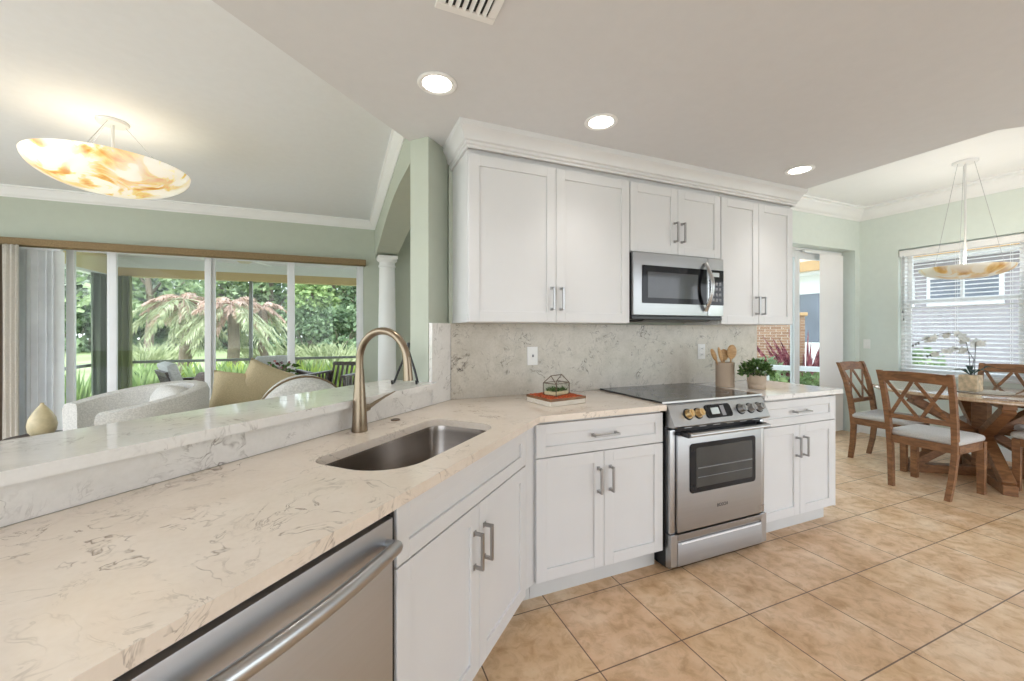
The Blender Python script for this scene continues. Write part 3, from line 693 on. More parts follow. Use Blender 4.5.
# ------------------------------------------------------------------ faucet
p2 = pen(-1.562, .642)
r = thing('faucet', 'tall champagne bronze gooseneck faucet behind the sink', 'faucet', (p2[0], p2[1], .9145), PA)
mb = MB(); mb.lathe([(0, 0), (.0305, 0), (.031, .004), (.0285, .05), (.0255, .11), (.021, .18), (.0165, .25), (0, .25)], seg=28); mb.build('body', 'bronze', r)
mb = MB(); pts = [(0, 0, .245)]; Rr = .117
for k in range(19):
    a = PI * k / 18 * 0.97; pts.append((0, -Rr + Rr * math.cos(a), .285 + Rr * math.sin(a) * 1.0))
mb.tube(pts, [.0155] + [.0145] * 19, 16); mb.build('spout', 'bronze', r)
mb = MB(); e = Vector(pts[-1]); mb.tube([e + Vector((0, .0, .004)), e + Vector((0, -.004, -.03)), e + Vector((0, -.007, -.082))], [.015, .0165, .0185], 18); mb.build('spray_head', 'bronze', r)
mb = MB(); mb.tube([(.018, 0, .085), (.048, .0, .087)], [.016, .014], 16); mb.tube([(.046, 0, .086), (.085, .003, .097), (.155, .008, .114), (.228, .012, .128)], [.013, .0105, .007, .0035], 12, sq=(1, .6)); mb.build('lever', 'bronze', r)
p3 = pen(-1.342, .645)
mb = MB(); mb.lathe([(0, 0), (.021, 0), (.021, .003), (.016, .0045), (.012, .003), (0, .003)], seg=24)
o = mb.build('sink_hole_cover', 'bronze', loc=(p3[0], p3[1], .9145)); o.data.materials[0] = M['copper']; tag(o, 'small round bronze button in the counter right of the faucet', 'hole cover')

# ------------------------------------------------------------------ dishwasher
p4 = pen(-2.595, .107)
r = thing('dishwasher', 'stainless steel dishwasher in the peninsula at lower left', 'dishwasher', (p4[0], p4[1], 0), PA)
mb = MB(); mb.box(.004, .035, .10, .594, .56, .868); mb.build('tub', 'dark', r)
mb = MB(); mb.box(.0, 0, .115, .598, .034, .849, .004, 2); mb.build('door', 'steel_dw', r)
mb = MB(); mb.box(.01, .05, 0, .59, .07, .1); mb.build('kick_plate', 'dark', r)
mb = MB(); pts = []
for k in range(15):
    u = k / 14; pts.append((.028 + .548 * u, -.030 - .022 * math.sin(PI * u), .79))
mb.tube([(.028, .0, .79)] + pts + [(.576, .0, .79)], [.012] + [.0165] * 15 + [.012], 14, sq=(.9, 1.1)); mb.build('handle', 'steel_v', r)
mb = MB(); mb.box(.60, .012, .10, .616, .5, .87); mb.build('side_gap_shade', 'dark', r)  # dark strip stands in for the shade in the gap

# ------------------------------------------------------------------ range
r = thing('range', 'stainless steel slide-in electric range between the base cabinets', 'range', (0, -.642, 0))
W = .762
mb = MB(); mb.box(.004, .03, .012, W - .004, .62, .90, .002); mb.build('body', 'black', r)
for xa, xb in ((.006, .045), (W - .045, W - .006)):
    mb = MB(); mb.box(xa, .0, .205, xb, .04, .775, .010, 2); mb.build('side_trim', 'steel_v', r)
dpo = MB(); dpo.box(.048, -.012, .212, W - .048, .03, .745, .008, 2); dp = dpo.build('oven_door', 'steel', r)
def rounded_panel(x0, z0, x1, z1, rad, y0, y1):
    mb = MB(); mb.prism(rrect(x0, z0, x1, z1, rad, 6), 'y', y0, y1); return mb
rounded_panel(.135, .415, .655, .69, .02, -.0165, -.010).build('window_border', 'blackgl', dp)
rounded_panel(.178, .445, .625, .665, .008, -.0185, -.012).build('window_glass', 'ovengl', dp)
mb = MB()
mb.tube([(.19, -.020, .552), (.62, -.020, .552)], .003, 6); mb.tube([(.19, -.020, .50), (.62, -.020, .50)], .002, 6); mb.build('oven_rack', 'greyp', dp)
mb = MB(); mb.tube([(.085, -.055, .752), (W - .05, -.055, .752)], .0145, 16, sq=(1.2, .85))
mb.build('door_handle', 'steel_v', r)
for xa, xb, ya in ((.075, .115, -.06), (W - .082, W - .045, -.045)):
    mb = MB(); mb.box(xa, ya, .738, xb, .0, .766, .003); mb.build('handle_bracket', 'black', r)
# drawer with a scooped grip
mb = MB(); mb.prism([(-.0, .020), (-.014, .032), (-.014, .150), (-.012, .156), (-.004, .160), (-.004, .166), (-.012, .170), (-.014, .176), (-.014, .203), (.03, .203), (.03, .020)], 'x', .05, W - .05); dw = mb.build('storage_drawer', 'steel', r)
for xa, xb in ((.004, .05), (W - .05, W - .004)):
    mb = MB(); mb.prism([(.004, .020), (-.010, .032), (-.010, .203), (.03, .203), (.03, .020)], 'x', xa, xb); mb.build('drawer_end', 'steel_v', r)
mb = MB(); mb.bar((.075, -.0145, .150), (W - .06, -.0145, .150), .003, .007); mb.build('grip_lip', 'trim', dw)
# sloped control panel
cpo = MB(); cpo.prism([(-.028, .79), (-.036, .80), (.016, .905), (.03, .912), (.07, .912), (.07, .79)], 'x', .004, W - .004); cp_ = cpo.build('control_panel', 'steel_v', r)
sl = Vector((0, .052, .105)).normalized(); nrm = Vector((0, -sl.z, sl.y))
def on_panel(x, t): return Vector((x, -.036, .80)) + Vector((0, .052, .105)) * t
mb = MB(); mb.prism([(-.004, .782), (-.03, .790), (.03, .790), (.03, .775)], 'x', .03, W - .03); mb.build('vent_slot', 'black', r)
for k in range(6):
    x = .10 + k * .108; mb = MB(); mb.box(x, -.012, .779, x + .055, -.006, .786, .002); mb.build('vent_louvre', 'steel', r)
# display lies flush on the slope
def slope_plate(name, x0, x1, t0, t1, th, mat, parent, rad=.02):
    mb = MB(); L = (Vector((0, .052, .105))).length
    lp = rrect(x0, t0 * L, x1, t1 * L, rad, 6); n_ = len(lp)
    lo = [on_panel(x, 0) + sl * q - nrm * .002 for x, q in lp]; hi = [on_panel(x, 0) + sl * q + nrm * th for x, q in lp]
    vs = [mb.bm.verts.new(v) for v in lo + hi]
    mb.bm.faces.new(vs[:n_]); mb.bm.faces.new(vs[n_:])
    for i in range(n_): mb.bm.faces.new((vs[i], vs[(i + 1) % n_], vs[n_ + (i + 1) % n_], vs[n_ + i]))
    return mb.build(name, mat, parent)
dsp = slope_plate('display', .255, .46, .22, .88, .003, 'blackgl', cp_)
slope_plate('display_screen', .30, .36, .40, .72, .0045, 'lcd', dsp, .003)
slope_plate('keypad', .375, .405, .30, .80, .0045, 'greyp', dsp, .003)
for i, x in enumerate((.125, .20, .535, .615, .69)):
    c0 = on_panel(x, .52); mb = MB()
    mb.cyl(c0 + nrm * .004, c0 + nrm * .012, .026, .025, 22); mb.cyl(c0 + nrm * .012, c0 + nrm * .036, .0225, .0195, 22)
    mb.bar(c0 + nrm * .0365 - sl * .017, c0 + nrm * .0365 + sl * .017, .006, .006, up=tuple(nrm))
    kb = mb.build('knob', 'warm_knob' if i < 2 else 'nickel', r)
    mb = MB(); mb.cyl(c0 - nrm * .002, c0 + nrm * .005, .033, .031, 22); mb.build('knob_ring', 'black', kb)
# cooktop
mb = MB(); mb.box(-.018, .035, .9145, W + .016, .622, .925, .003); ck = mb.build('cooktop', 'cook', r)
for (x, y, rr) in ((.19, .20, .10), (.56, .20, .085), (.19, .45, .08), (.56, .45, .11)):
    mb = MB(); mb.lathe([(rr - .003, 0), (rr, 0), (rr, .0006), (rr - .003, .0006), (rr - .003, 0)], (x, y, .9248), 40); mb.build('burner_ring', 'greyp', ck)
mb = MB(); mb.box(-.0185, .03, .9145, W + .0165, .036, .926, .001); mb.build('cooktop_trim', 'steel_v', r)
def text_obj(txt, size, loc, rot, mat, parent, name):
    cu = bpy.data.curves.new(name, 'FONT'); cu.body = txt; cu.size = size; cu.align_x = 'CENTER'; cu.align_y = 'CENTER'; cu.extrude = .0006
    tmp = bpy.data.objects.new(name, cu); me = bpy.data.meshes.new_from_object(tmp); bpy.data.objects.remove(tmp)
    o = bpy.data.objects.new(name, me); COL.objects.link(o); me.materials.clear(); me.materials.append(M[mat]); o.parent = parent; o.location = loc; o.rotation_euler = rot
    return o
text_obj('BOSCH', .026, (.385, -.0125, .318), (PI / 2, 0, 0), 'black', dp, 'badge_lettering')

# ------------------------------------------------------------------ microwave
r = thing('microwave', 'stainless over-the-range microwave below the short cabinet', 'microwave', (-.006, -.356, 1.388))
W, Hm = .756, .414
mb = MB(); mb.box(.002, .022, .02, W - .002, .384, Hm, .003); mb.build('case', 'black', r)
mb = MB(); mb.box(.0, 0, .028, .612, .024, Hm, .005, 2); md = mb.build('door', 'steel', r)
mb = MB(); mb.box(.615, 0, .028, W, .024, Hm, .005, 2); mp = mb.build('control_column', 'steel_v', r)
rounded_panel(.065, .10, .60, .335, .006, -.004, .003).build('door_window', 'blackgl', md)
rounded_panel(.105, .135, .52, .295, .004, -.0055, .0).build('window_glass', 'mwgl', md)
rounded_panel(.628, .10, W - .004, .335, .004, -.004, .003).build('keypad_panel', 'blackgl', mp)
rounded_panel(.65, .29, .71, .318, .002, -.0055, .0).build('clock_display', 'lcd', mp)
for i in range(4):
    for j in range(3):
        mb = MB(); mb.box(.648 + j * .031, -.005, .125 + i * .036, .668 + j * .031, .0, .145 + i * .036, .001); mb.build('key', 'greyp', mp)
mb = MB(); pts = [(.588, -.006, .06)] + [(.588 + 0 * k, -.006 - .055 * math.sin(PI * k / 12), .06 + .315 * k / 12) for k in range(1, 12)] + [(.588, -.006, .375)]
mb.tube(pts, .012, 12, sq=(1.3, .8)); mb.build('door_handle', 'steel_v', md)
mb = MB(); mb.box(.0, .01, 0, W, .384, .022, .003); mb.prism([(.012, .0), (.05, -.012), (.30, -.012), (.34, .0)], 'x', .10, .66); mb.build('underside_vent', 'black', r)

# ------------------------------------------------------------------ wall plates
def wall_plate(name, label, cat, loc, rotz, kind):
    r = thing(name, label, cat, loc, rotz)
    mb = MB(); mb.box(-.036, -.006, -.058, .036, 0, .058, .002, 2); pl_ = mb.build('cover_plate', 'plate', r)
    if kind == 'switch':
        mb = MB(); mb.box(-.017, -.010, -.033, .017, -.005, .033, .002); mb.build('rocker', 'plate', r)
    elif kind == 'outlet':
        for q in (-1, 1):
            mb = MB(); mb.box(-.016, -.008, q * .022 - .014, .016, -.005, q * .022 + .014, .004); f = mb.build('socket', 'plate', r)
            mb = MB(); mb.box(-.008, -.0085, q * .022 - .004, -.005, -.0065, q * .022 + .005); mb.box(.005, -.0085, q * .022 - .004, .008, -.0065, q * .022 + .005); mb.build('slot', 'black', f)
    else:
        mb = MB(); mb.box(-.012, -.009, -.022, .012, -.005, .022, .001); f = mb.build('toggle_plate', 'plate', r)
        mb = MB(); mb.box(-.005, -.017, -.007, .005, -.008, .009, .001); mb.build('toggle', 'greyp', f)
    return r
wall_plate('wall_switch', 'white toggle switch plate on the backsplash above the terrarium', 'light switch', (-.526, -.0185, 1.158), 0, 'toggle')
wall_plate('wall_outlet', 'white outlet plate on the backsplash behind the wooden spoons', 'outlet', (.915, -.0185, 1.158), 0, 'outlet')
wall_plate('wall_switch', 'white rocker switch plate on the pale green dining wall', 'light switch', (XE - .001, .718, 1.15), -PI / 2, 'switch')

# ------------------------------------------------------------------ recessed lights and vent
def downlight(label, x, y, power=26):
    r = thing('recessed_light', label, 'ceiling light', (x, y, ZK), group='recessed kitchen lights')
    mb = MB(); mb.lathe([(.062, -.001), (.082, -.001), (.084, -.005), (.076, -.009), (.062, -.006), (.062, -.001)], seg=36); mb.build('trim_ring', 'trim', r)
    mb = MB(); mb.lathe([(0, -.003), (.062, -.003), (.062, -.001), (0, -.001)], seg=36); mb.build('lens', 'lamp', r)
    d_ = bpy.data.lights.new('downlight', 'SPOT'); o = bpy.data.objects.new('downlight', d_); COL.objects.link(o)
    d_.energy = power; d_.spot_size = math.radians(105); d_.spot_blend = 1.0; d_.shadow_soft_size = .06; d_.color = (1.0, .95, .90); o.location = (x, y, ZK - .03)
    return r
CAN = 11
downlight('round recessed ceiling light above the sink corner, nearest camera', -1.265, -.625, CAN)
downlight('round recessed ceiling light in the middle, above the base cabinet', -.431, -.627, CAN)
downlight('round recessed ceiling light farthest right, near the dining ceiling', 1.131, -.615, CAN)
for x, y, lab in ((-2.3, -2.05, 'round recessed ceiling light above the near end of the peninsula counter'), (.3, -2.3, 'added unseen fill light above the open tiled floor'), (-1.0, -3.2, 'added unseen fill light farthest from the upper cabinets')):
    downlight(lab, x, y, CAN)['kind'] = 'structure'  # first can inferred from a counter highlight, the others added as unseen fill
r = thing('air_vent', 'white louvred air vent in the kitchen ceiling at top edge', 'vent', (-1.262, -1.19, ZK))
mb = MB(); fw = .028
for (x0, y0, x1, y1) in ((-.1, -.155, .1, -.155 + fw), (-.1, .155 - fw, .1, .155), (-.1, -.155 + fw, -.1 + fw, .155 - fw), (.1 - fw, -.155 + fw, .1, .155 - fw)): mb.box(x0, y0, -.009, x1, y1, -.0005, .002)
mb.build('vent_frame', 'trim', r)
mb = MB(); mb.box(-.075, -.13, -.003, .075, .13, -.0008); mb.build('duct_shade_plate', 'dark', r)  # dark plate painted as the shade behind the louvres
for k in range(6):
    x = -.058 + k * .0232; mt = Matrix.Translation((x, 0, -.006)) @ Matrix.Rotation(math.radians(38), 4, 'Y')
    mb = MB(); mb.box(-.0085, -.128, -.0008, .0085, .128, .0008, mat=mt); mb.build('louvre', 'trim', r)

# ================================================================== COUNTER ITEMS
# square tray of red gravel with a small glass house
r = thing('tray', 'square white wooden tray on the counter left of the cooker', 'tray', (-.525, -.325, .9145), math.radians(9))
mb = MB(); mb.box(-.122, -.112, 0, .122, .112, .03, .003); mb.build('base', 'whitew', r)
mb = MB()
for q in (-1, 1):
    mb.box(-.124, q * .111 - .003, .026, .124, q * .111 + .003, .040, .001); mb.box(q * .121 - .003, -.11, .026, q * .121 + .003, .11, .040, .001)
mb.build('rim', 'walnut', r)
mb = MB(); mb.box(-.117, -.107, .031, .117, .107, .040)
for k in range(420):
    x, y = random.uniform(-.113, .113), random.uniform(-.103, .103); q = random.uniform(.003, .006); mb.blob((x, y, .041), (q, q * .8, q * .7), 5, 3)
g = mb.build('gravel', 'gravel', loc=(-.525, -.325, .9145), rotz=math.radians(9)); tag(g, 'red orange gravel filling the white tray', 'gravel', kind='stuff')
r = thing('terrarium', 'small glass house terrarium with copper edges on red gravel', 'terrarium', (-.515, -.315, .957), math.radians(24))
a_, b2, h1, h2 = .062, .045, .066, .108
C8 = [(-a_, -b2), (a_, -b2), (a_, b2), (-a_, b2)]
mb = MB()
for i in range(4):
    p, q = C8[i], C8[(i + 1) % 4]
    mb.tube([(*p, 0), (*q, 0)], .0022, 6); mb.tube([(*p, h1), (*q, h1)], .0022, 6); mb.tube([(*p, 0), (*p, h1)], .0024, 6)
for sx_ in (-1, 1):
    for sy_ in (-1, 1): mb.tube([(sx_ * a_, sy_ * b2, h1), (sx_ * a_ * .8, 0, h2)], .0022, 6)
mb.tube([(-a_ * .8, 0, h2), (a_ * .8, 0, h2)], .0024, 6); mb.build('wire_frame', 'copper', r)
mb = MB(); mb.box(-a_, -b2, .0, a_, -b2 + .0015, h1); mb.box(-a_, b2 - .0015, 0, a_, b2, h1); mb.box(-a_, -b2, 0, -a_ + .0015, b2, h1); mb.box(a_ - .0015, -b2, 0, a_, b2, h1)
mb.build('glass_panel', 'terrgl', r)
mb = MB(); mb.box(-a_ + .003, -b2 + .003, .001, a_ - .003, b2 - .003, .02, .003); mb.build('sand_bed', 'soil', r)
mb = MB()
for k in range(130):
    x, y = random.uniform(-.052, .052), random.uniform(-.035, .035); d_ = Vector((random.uniform(-.8, .8), random.uniform(-.8, .8), 1)); mb.leaf((x, y, .016), d_, random.uniform(.015, .034), .009)
mb.build('succulent', 'leafm', r, fixn=False)

# utensil crock
r = thing('utensil_crock', 'taupe stoneware crock beside the cooker', 'crock', (.925, -.222, .9145))
mb = MB(); mb.lathe([(0, 0), (.060, 0), (.062, .004), (.062, .162), (.064, .166), (.064, .174), (.057, .174), (.056, .16), (.056, .012), (0, .012)], seg=36); mb.build('jar', 'ceramic', r)
def spoon(label, x, y, lean, L, bowl, name='wooden_spoon', cat='spoon'):
    d_ = Vector((lean[0], lean[1], 1)).normalized(); base = Vector((.925 + x, -.222 + y, .9145 + .016))
    r = thing(name, label, cat, tuple(base))
    mb = MB(); mb.tube([d_ * 0, d_ * L * .6, d_ * L], [.0055, .005, .006], 8); mb.build('handle', 'spoon', r)
    side = d_.cross(Vector((0.38, 0.92, 0))).normalized(); rot = Matrix((side, d_.cross(side).normalized() * -1, d_)).transposed()
    mb = MB(); mb.blob(d_ * (L + bowl[1] * .8), (bowl[0] * 1.25, .008, bowl[1] * 1.2), 16, 10, rot=rot); mb.build('bowl', 'spoon', r)
spoon('wooden spoon leaning left in the taupe crock, narrow edge-on head', -.000, -.008, (-.40, .14), .20, (.014, .04))
spoon('pale wooden spatula leaning left at front of the taupe crock', -.004, -.026, (-.27, .06), .185, (.011, .048), 'wooden_spatula', 'spatula')
spoon('darker round wooden spoon upright in the middle of the crock', .012, .015, (.03, .04), .182, (.027, .036))
spoon('large oval wooden spoon rising highest at right of the crock', .026, -.008, (.115, -.02), .20, (.029, .044))

# potted plant on the right counter
r = thing('potted_plant', 'small bushy green plant in taupe ribbed pot on the counter end', 'plant', (1.035, -.385, .9145))
mb = MB(); mb.lathe([(0, 0), (.052, 0), (.054, .004), (.056, .03), (.054, .034), (.058, .040), (.060, .095), (.060, .10), (.054, .10), (.053, .085), (0, .085)], seg=32); mb.build('pot', 'ceramic', r)
mb = MB()
for k in range(34):
    an = random.uniform(0, 2 * PI); rr = random.uniform(.0, .045); t_ = random.uniform(.4, 1.0)
    mb.tube([(rr * math.cos(an) * .6, rr * math.sin(an) * .6, .085), (rr * math.cos(an) * 1.6, rr * math.sin(an) * 1.6, .085 + .10 * t_)], .0014, 4)
mb.build('stems', 'stem', r)
mb = MB()
for k in range(560):
    th = random.uniform(0, 2 * PI); ph = math.acos(random.uniform(-.15, 1)); rr = random.uniform(.55, 1.0)
    d_ = Vector((math.sin(ph) * math.cos(th), math.sin(ph) * math.sin(th), math.cos(ph)))
    p = Vector((d_.x * .100, d_.y * .100, .105 + d_.z * .088)) * 1.0; p = Vector((p.x * rr, p.y * rr, .105 + (p.z - .105) * rr))
    mb.leaf(p, d_ + Vector((random.uniform(-.6, .6), random.uniform(-.6, .6), random.uniform(-.3, .6))), random.uniform(.022, .036), .017)
mb.build('foliage', 'leafd', r, fixn=False)

# easel on the bar near the wall end
pe = pen(-1.055, .81)
r = thing('display_easel', 'black display easel standing on the raised bar end', 'easel', (pe[0], pe[1], 1.0385), math.radians(-20))
mb = MB()
for q in (-1, 1): mb.tube([(q * .062, -.02, .005), (q * .045, .0, .06), (q * .006, .03, .165)], .0062, 8); mb.tube([(q * .062, -.02, .006), (q * .062, -.062, .006), (q * .062, -.066, .022)], .005, 8)
mb.build('front_leg', 'black', r)
mb = MB(); mb.tube([(0, .03, .165), (.012, .085, .006)], .0055, 8); mb.build('rear_leg', 'black', r)
mb = MB(); mb.tube([(0, .028, .15), (0.004, .034, .215)], [.007, .008], 8); mb.build('top_post', 'black', r)

# ================================================================== DINING SET
def make_chair(label, loc, rotz):
    r = thing('dining_chair', label, 'chair', loc, rotz, 'X-back dining chairs')
    hw = .205
    for q in (-1, 1):
        pts = [(q * (hw - .03), -.238, 0), (q * (hw - .016), -.212, .16), (q * (hw - .004), -.198, .34), (q * hw, -.205, .46), (q * (hw + .004), -.225, .62), (q * (hw + .009), -.262, .80), (q * (hw + .014), -.312, .955), (q * (hw + .015), -.326, .985)]
        mb = MB(); ws = [.036, .040, .043, .044, .042, .038, .034, .03]
        rings = []
        for (x, y, z), w_ in zip(pts, ws): rings.append([mb.bm.verts.new((x + dx * .018, y + dy * w_ / 2, z)) for dx, dy in ((-1, -1), (1, -1), (1, 1), (-1, 1))])
        for A, B in zip(rings, rings[1:]):
            for k in range(4): mb.bm.faces.new((A[k], A[(k + 1) % 4], B[(k + 1) % 4], B[k]))
        mb.bm.faces.new(rings[0]); mb.bm.faces.new(rings[-1]); mb.build('rear_leg', 'walnut', r)
        mb = MB(); a0, a1 = .021, .0235
        vs = mb._add([(q * .208 + sx_ * (a0 if z == 0 else a1), .205 + sy_ * (a0 if z == 0 else a1), z) for z in (0, .425) for sx_, sy_ in ((-1, -1), (1, -1), (1, 1), (-1, 1))], [(0, 1, 2, 3), (4, 5, 6, 7), (0, 1, 5, 4), (1, 2, 6, 5), (2, 3, 7, 6), (3, 0, 4, 7)])
        mb.build('front_leg', 'walnut', r)
        mb = MB(); mb.box(q * .214 - .011, -.19, .365, q * .214 + .011, .19, .43, .002); mb.build('side_apron', 'walnut', r)
    mb = MB(); mb.box(-.19, .202, .365, .19, .224, .43, .002); mb.build('front_apron', 'walnut', r)
    mb = MB(); mb.box(-.19, -.214, .365, .19, -.194, .43, .002); mb.build('rear_apron', 'walnut', r)
    mb = MB()
    lp = rrect(-.225, -.20, .225, .245, [.01, .01, .04, .04], 5)
    rings = []
    for g, z in ((-.008, .428), (0, .436), (.003, .455), (-.004, .472), (-.03, .483), (-.10, .489)):
        rings.append([mb.bm.verts.new((x * (1 + g / .225), (y - .02) * (1 + g / .225) + .02, z)) for x, y in lp])
    for A, B in zip(rings, rings[1:]):
        for k in range(len(A)): mb.bm.faces.new((A[k], A[(k + 1) % len(A)], B[(k + 1) % len(A)], B[k]))
    mb.bm.faces.new(rings[0]); mb.bm.faces.new(rings[-1]); mb.build('seat_cushion', 'seatfab', r, angle=60)
    def back_y(z): # middle line of the back posts
        Z = [.46, .62, .80, .955, .985]; Y = [-.205, -.225, -.262, -.312, -.326]
        for i in range(4):
            if z <= Z[i + 1]: return Y[i] + (Y[i + 1] - Y[i]) * (z - Z[i]) / (Z[i + 1] - Z[i])
        return Y[-1]
    # curved top rail
    mb = MB(); rings = []
    for k in range(11):
        u = -1 + 2 * k / 10; x = u * .238; bow = -.022 * (1 - u * u)
        z0, z1 = .893 + .012 * (1 - u * u), .975 + .012 * (1 - u * u)
        rings.append([mb.bm.verts.new(v) for v in ((x, back_y(z0) + bow - .011, z0), (x, back_y(z0) + bow + .011, z0), (x, back_y(z1) + bow + .011, z1), (x, back_y(z1) + bow - .011, z1))])
    for A, B in zip(rings, rings[1:]):
        for k in range(4): mb.bm.faces.new((A[k], A[(k + 1) % 4], B[(k + 1) % 4], B[k]))
    mb.bm.faces.new(rings[0]); mb.bm.faces.new(rings[-1]); mb.build('top_rail', 'walnut', r)
    mb = MB(); mb.box(-.195, back_y(.60) - .011, .575, .195, back_y(.60) + .011, .615, .002); mb.build('lower_rail', 'walnut', r)
    for q in (-1, 1):
        for (xa, xb, off) in ((q * .186, q * .012, -.005), (q * .012, q * .186, .005)):
            mb = MB(); mb.bar((xa, back_y(.61) + off, .606), (xb, back_y(.90) - .012 + off, .905), .024, .010, up=(0, 1, 0)); mb.build('cross_slat', 'walnut', r)
    return r
TCX, TCY = 3.76, -.57
ch = make_chair('brown X-back dining chair nearest the kitchen, seen from behind', (2.925, -.57, 0), -PI / 2)
copy_thing(ch, (3.43, -.03, 0), PI + math.radians(2), 'brown X-back dining chair at table end beside the sliding door')
copy_thing(ch, (3.72, -1.06, 0), 0, 'brown dining chair cut off by the right edge of the photo')
copy_thing(ch, (4.16, -.555, 0), PI / 2, 'brown X-back dining chair behind the table, below the window blind')

r = thing('dining_table', 'oval brown wooden dining table with crossed trestle legs', 'table', (TCX, TCY, 0))
mb = MB(); oval = [(.60 * math.copysign(abs(math.cos(a)) ** .9, math.cos(a)), (.76 * math.copysign(abs(math.sin(a)) ** .9, math.sin(a)))) for a in [2 * PI * k / 64 for k in range(64)]]
n_ = len(oval); rings = []
for g, z in ((.955, .727), (.985, .729), (1.0, .736), (1.0, .757), (.994, .762)): rings.append([mb.bm.verts.new((x * g, y * g, z)) for x, y in oval])
for A, B in zip(rings, rings[1:]):
    for k in range(n_): mb.bm.faces.new((A[k], A[(k + 1) % n_], B[(k + 1) % n_], B[k]))
mb.bm.faces.new(rings[0]); mb.bm.faces.new(rings[-1]); mb.build('table_top', 'tabletop', r, angle=50)
mb = MB(); mb.box(-.05, -.05, .06, .05, .05, .70, .003); mb.build('center_post', 'walnut', r)
for k, (fx, fy) in enumerate(((-.50, -.33), (.50, .33), (-.50, .33), (.50, -.33))):
    dz = 0
    mb = MB(); mb.bar((fx * .10, fy * .10, .04), (fx * .98, fy * .98, .04), .085, .08, bev=.003); mb.build('foot_beam', 'walnut', r)
    mb = MB(); mb.bar((fx * .92, fy * .92, .075), (fx * .04, fy * .04, .41), .08, .07, bev=.003); mb.build('lower_brace', 'walnut', r)
    mb = MB(); mb.bar((fx * .04, fy * .04, .36), (fx * .92, fy * .92, .685), .08, .07, bev=.003); mb.build('upper_brace', 'walnut', r)
for q in (-1, 1):
    mb = MB(); mb.bar((-.50 * .96, q * -.33 * .96, .705), (.50 * .96, q * .33 * .96, .705), .08, .042, bev=.002); mb.build('top_beam', 'walnut', r)
mb = MB(); mb.lathe([(0, 0), (.175, 0), (.185, .004), (.185, .009), (.175, .0075), (0, .006)], seg=40); o = mb.build('placemat', 'mat', loc=(3.70, -.60, .7625)); tag(o, 'round grey woven placemat under the orchid planter', 'placemat')
r = thing('potted_orchid', 'white orchid in a mottled square planter on the dining table', 'plant', (3.63, -.545, .7722))
mb = MB(); mb.box(-.060, -.060, 0, .060, .060, .145, .008, 2); mb.build('planter', 'birch', r)
mb = MB()
for (an, L) in ((.4, .24), (2.2, .16), (3.6, .17), (5.2, .25), (1.2, .15), (4.5, .17)):
    d_ = Vector((math.cos(an), math.sin(an), .38)); mb.leaf((0, 0, .14), d_, L, .052, up=(0, 0, 1), bend=.5)
mb.build('leaves', 'orch_leaf', r, fixn=False)
lft = Vector((-.35, .92, 0))      # towards the left in the photo
stemA = [Vector((0, 0, .10)), Vector((0, .01, .24)), Vector((0, .03, .36)) + lft * .0, Vector((0, 0, .43)) + lft * .06, Vector((0, 0, .44)) + lft * .16, Vector((0, 0, .39)) + lft * .28, Vector((0, 0, .34)) + lft * .36]
stemB = [Vector((0, 0, .10)), Vector((0, 0, .20)) - lft * .02, Vector((0, 0, .29)) + lft * .02, Vector((0, 0, .30)) + lft * .12, Vector((0, 0, .24)) + lft * .26]
stemC = [Vector((.01, -.02, .10)), Vector((.01, -.025, .26)), Vector((.01, -.02, .36)) - lft * .01, Vector((.01, 0, .37)) - lft * .09]
for st_ in (stemA, stemB, stemC):
    for v_ in st_: v_.z += .055 * min(1, (v_.z - .10) / .1) + .03
mb = MB()
for st in (stemA, stemB, stemC): mb.tube(st, .0028, 6)
mb.build('flower_stem', 'stem', r)
mb = MB()
def flower(mb, c, s):
    f = Vector((-.7, -.6, -.1)) + Vector((random.uniform(-.4, .4), random.uniform(-.4, .4), random.uniform(-.4, .3))); f.normalize(); a = f.orthogonal().normalized(); b = f.cross(a)
    for k in range(5):
        an = 2 * PI * k / 5 + random.uniform(-.1, .1); mb.leaf(c, a * math.cos(an) + b * math.sin(an) - f * .1, s, s * .85, up=tuple(f), bend=.15)
for st, i0 in ((stemA, 2), (stemB, 2), (stemC, 2)):
    for i in range(i0, len(st) - 1):
        for t_ in (.1, .4, .75):
            if st is stemA and i >= 5 and t_ > .2: continue
            flower(mb, st[i].lerp(st[i + 1], t_) + Vector((random.uniform(-.02, .01), random.uniform(-.02, .02), random.uniform(-.03, .0))), random.uniform(.03, .042))
mb.build('blossoms', 'orchid', r, fixn=False)
mb = MB()
for st in (stemA, stemB):
    for k, t_ in enumerate((.0, .5, 1.0)): mb.blob(st[-1] + Vector((0, 0, -.012 * k)) + lft * (.02 * k - .02), (.008, .008, .011), 8, 6)
mb.build('buds', 'stem', r)

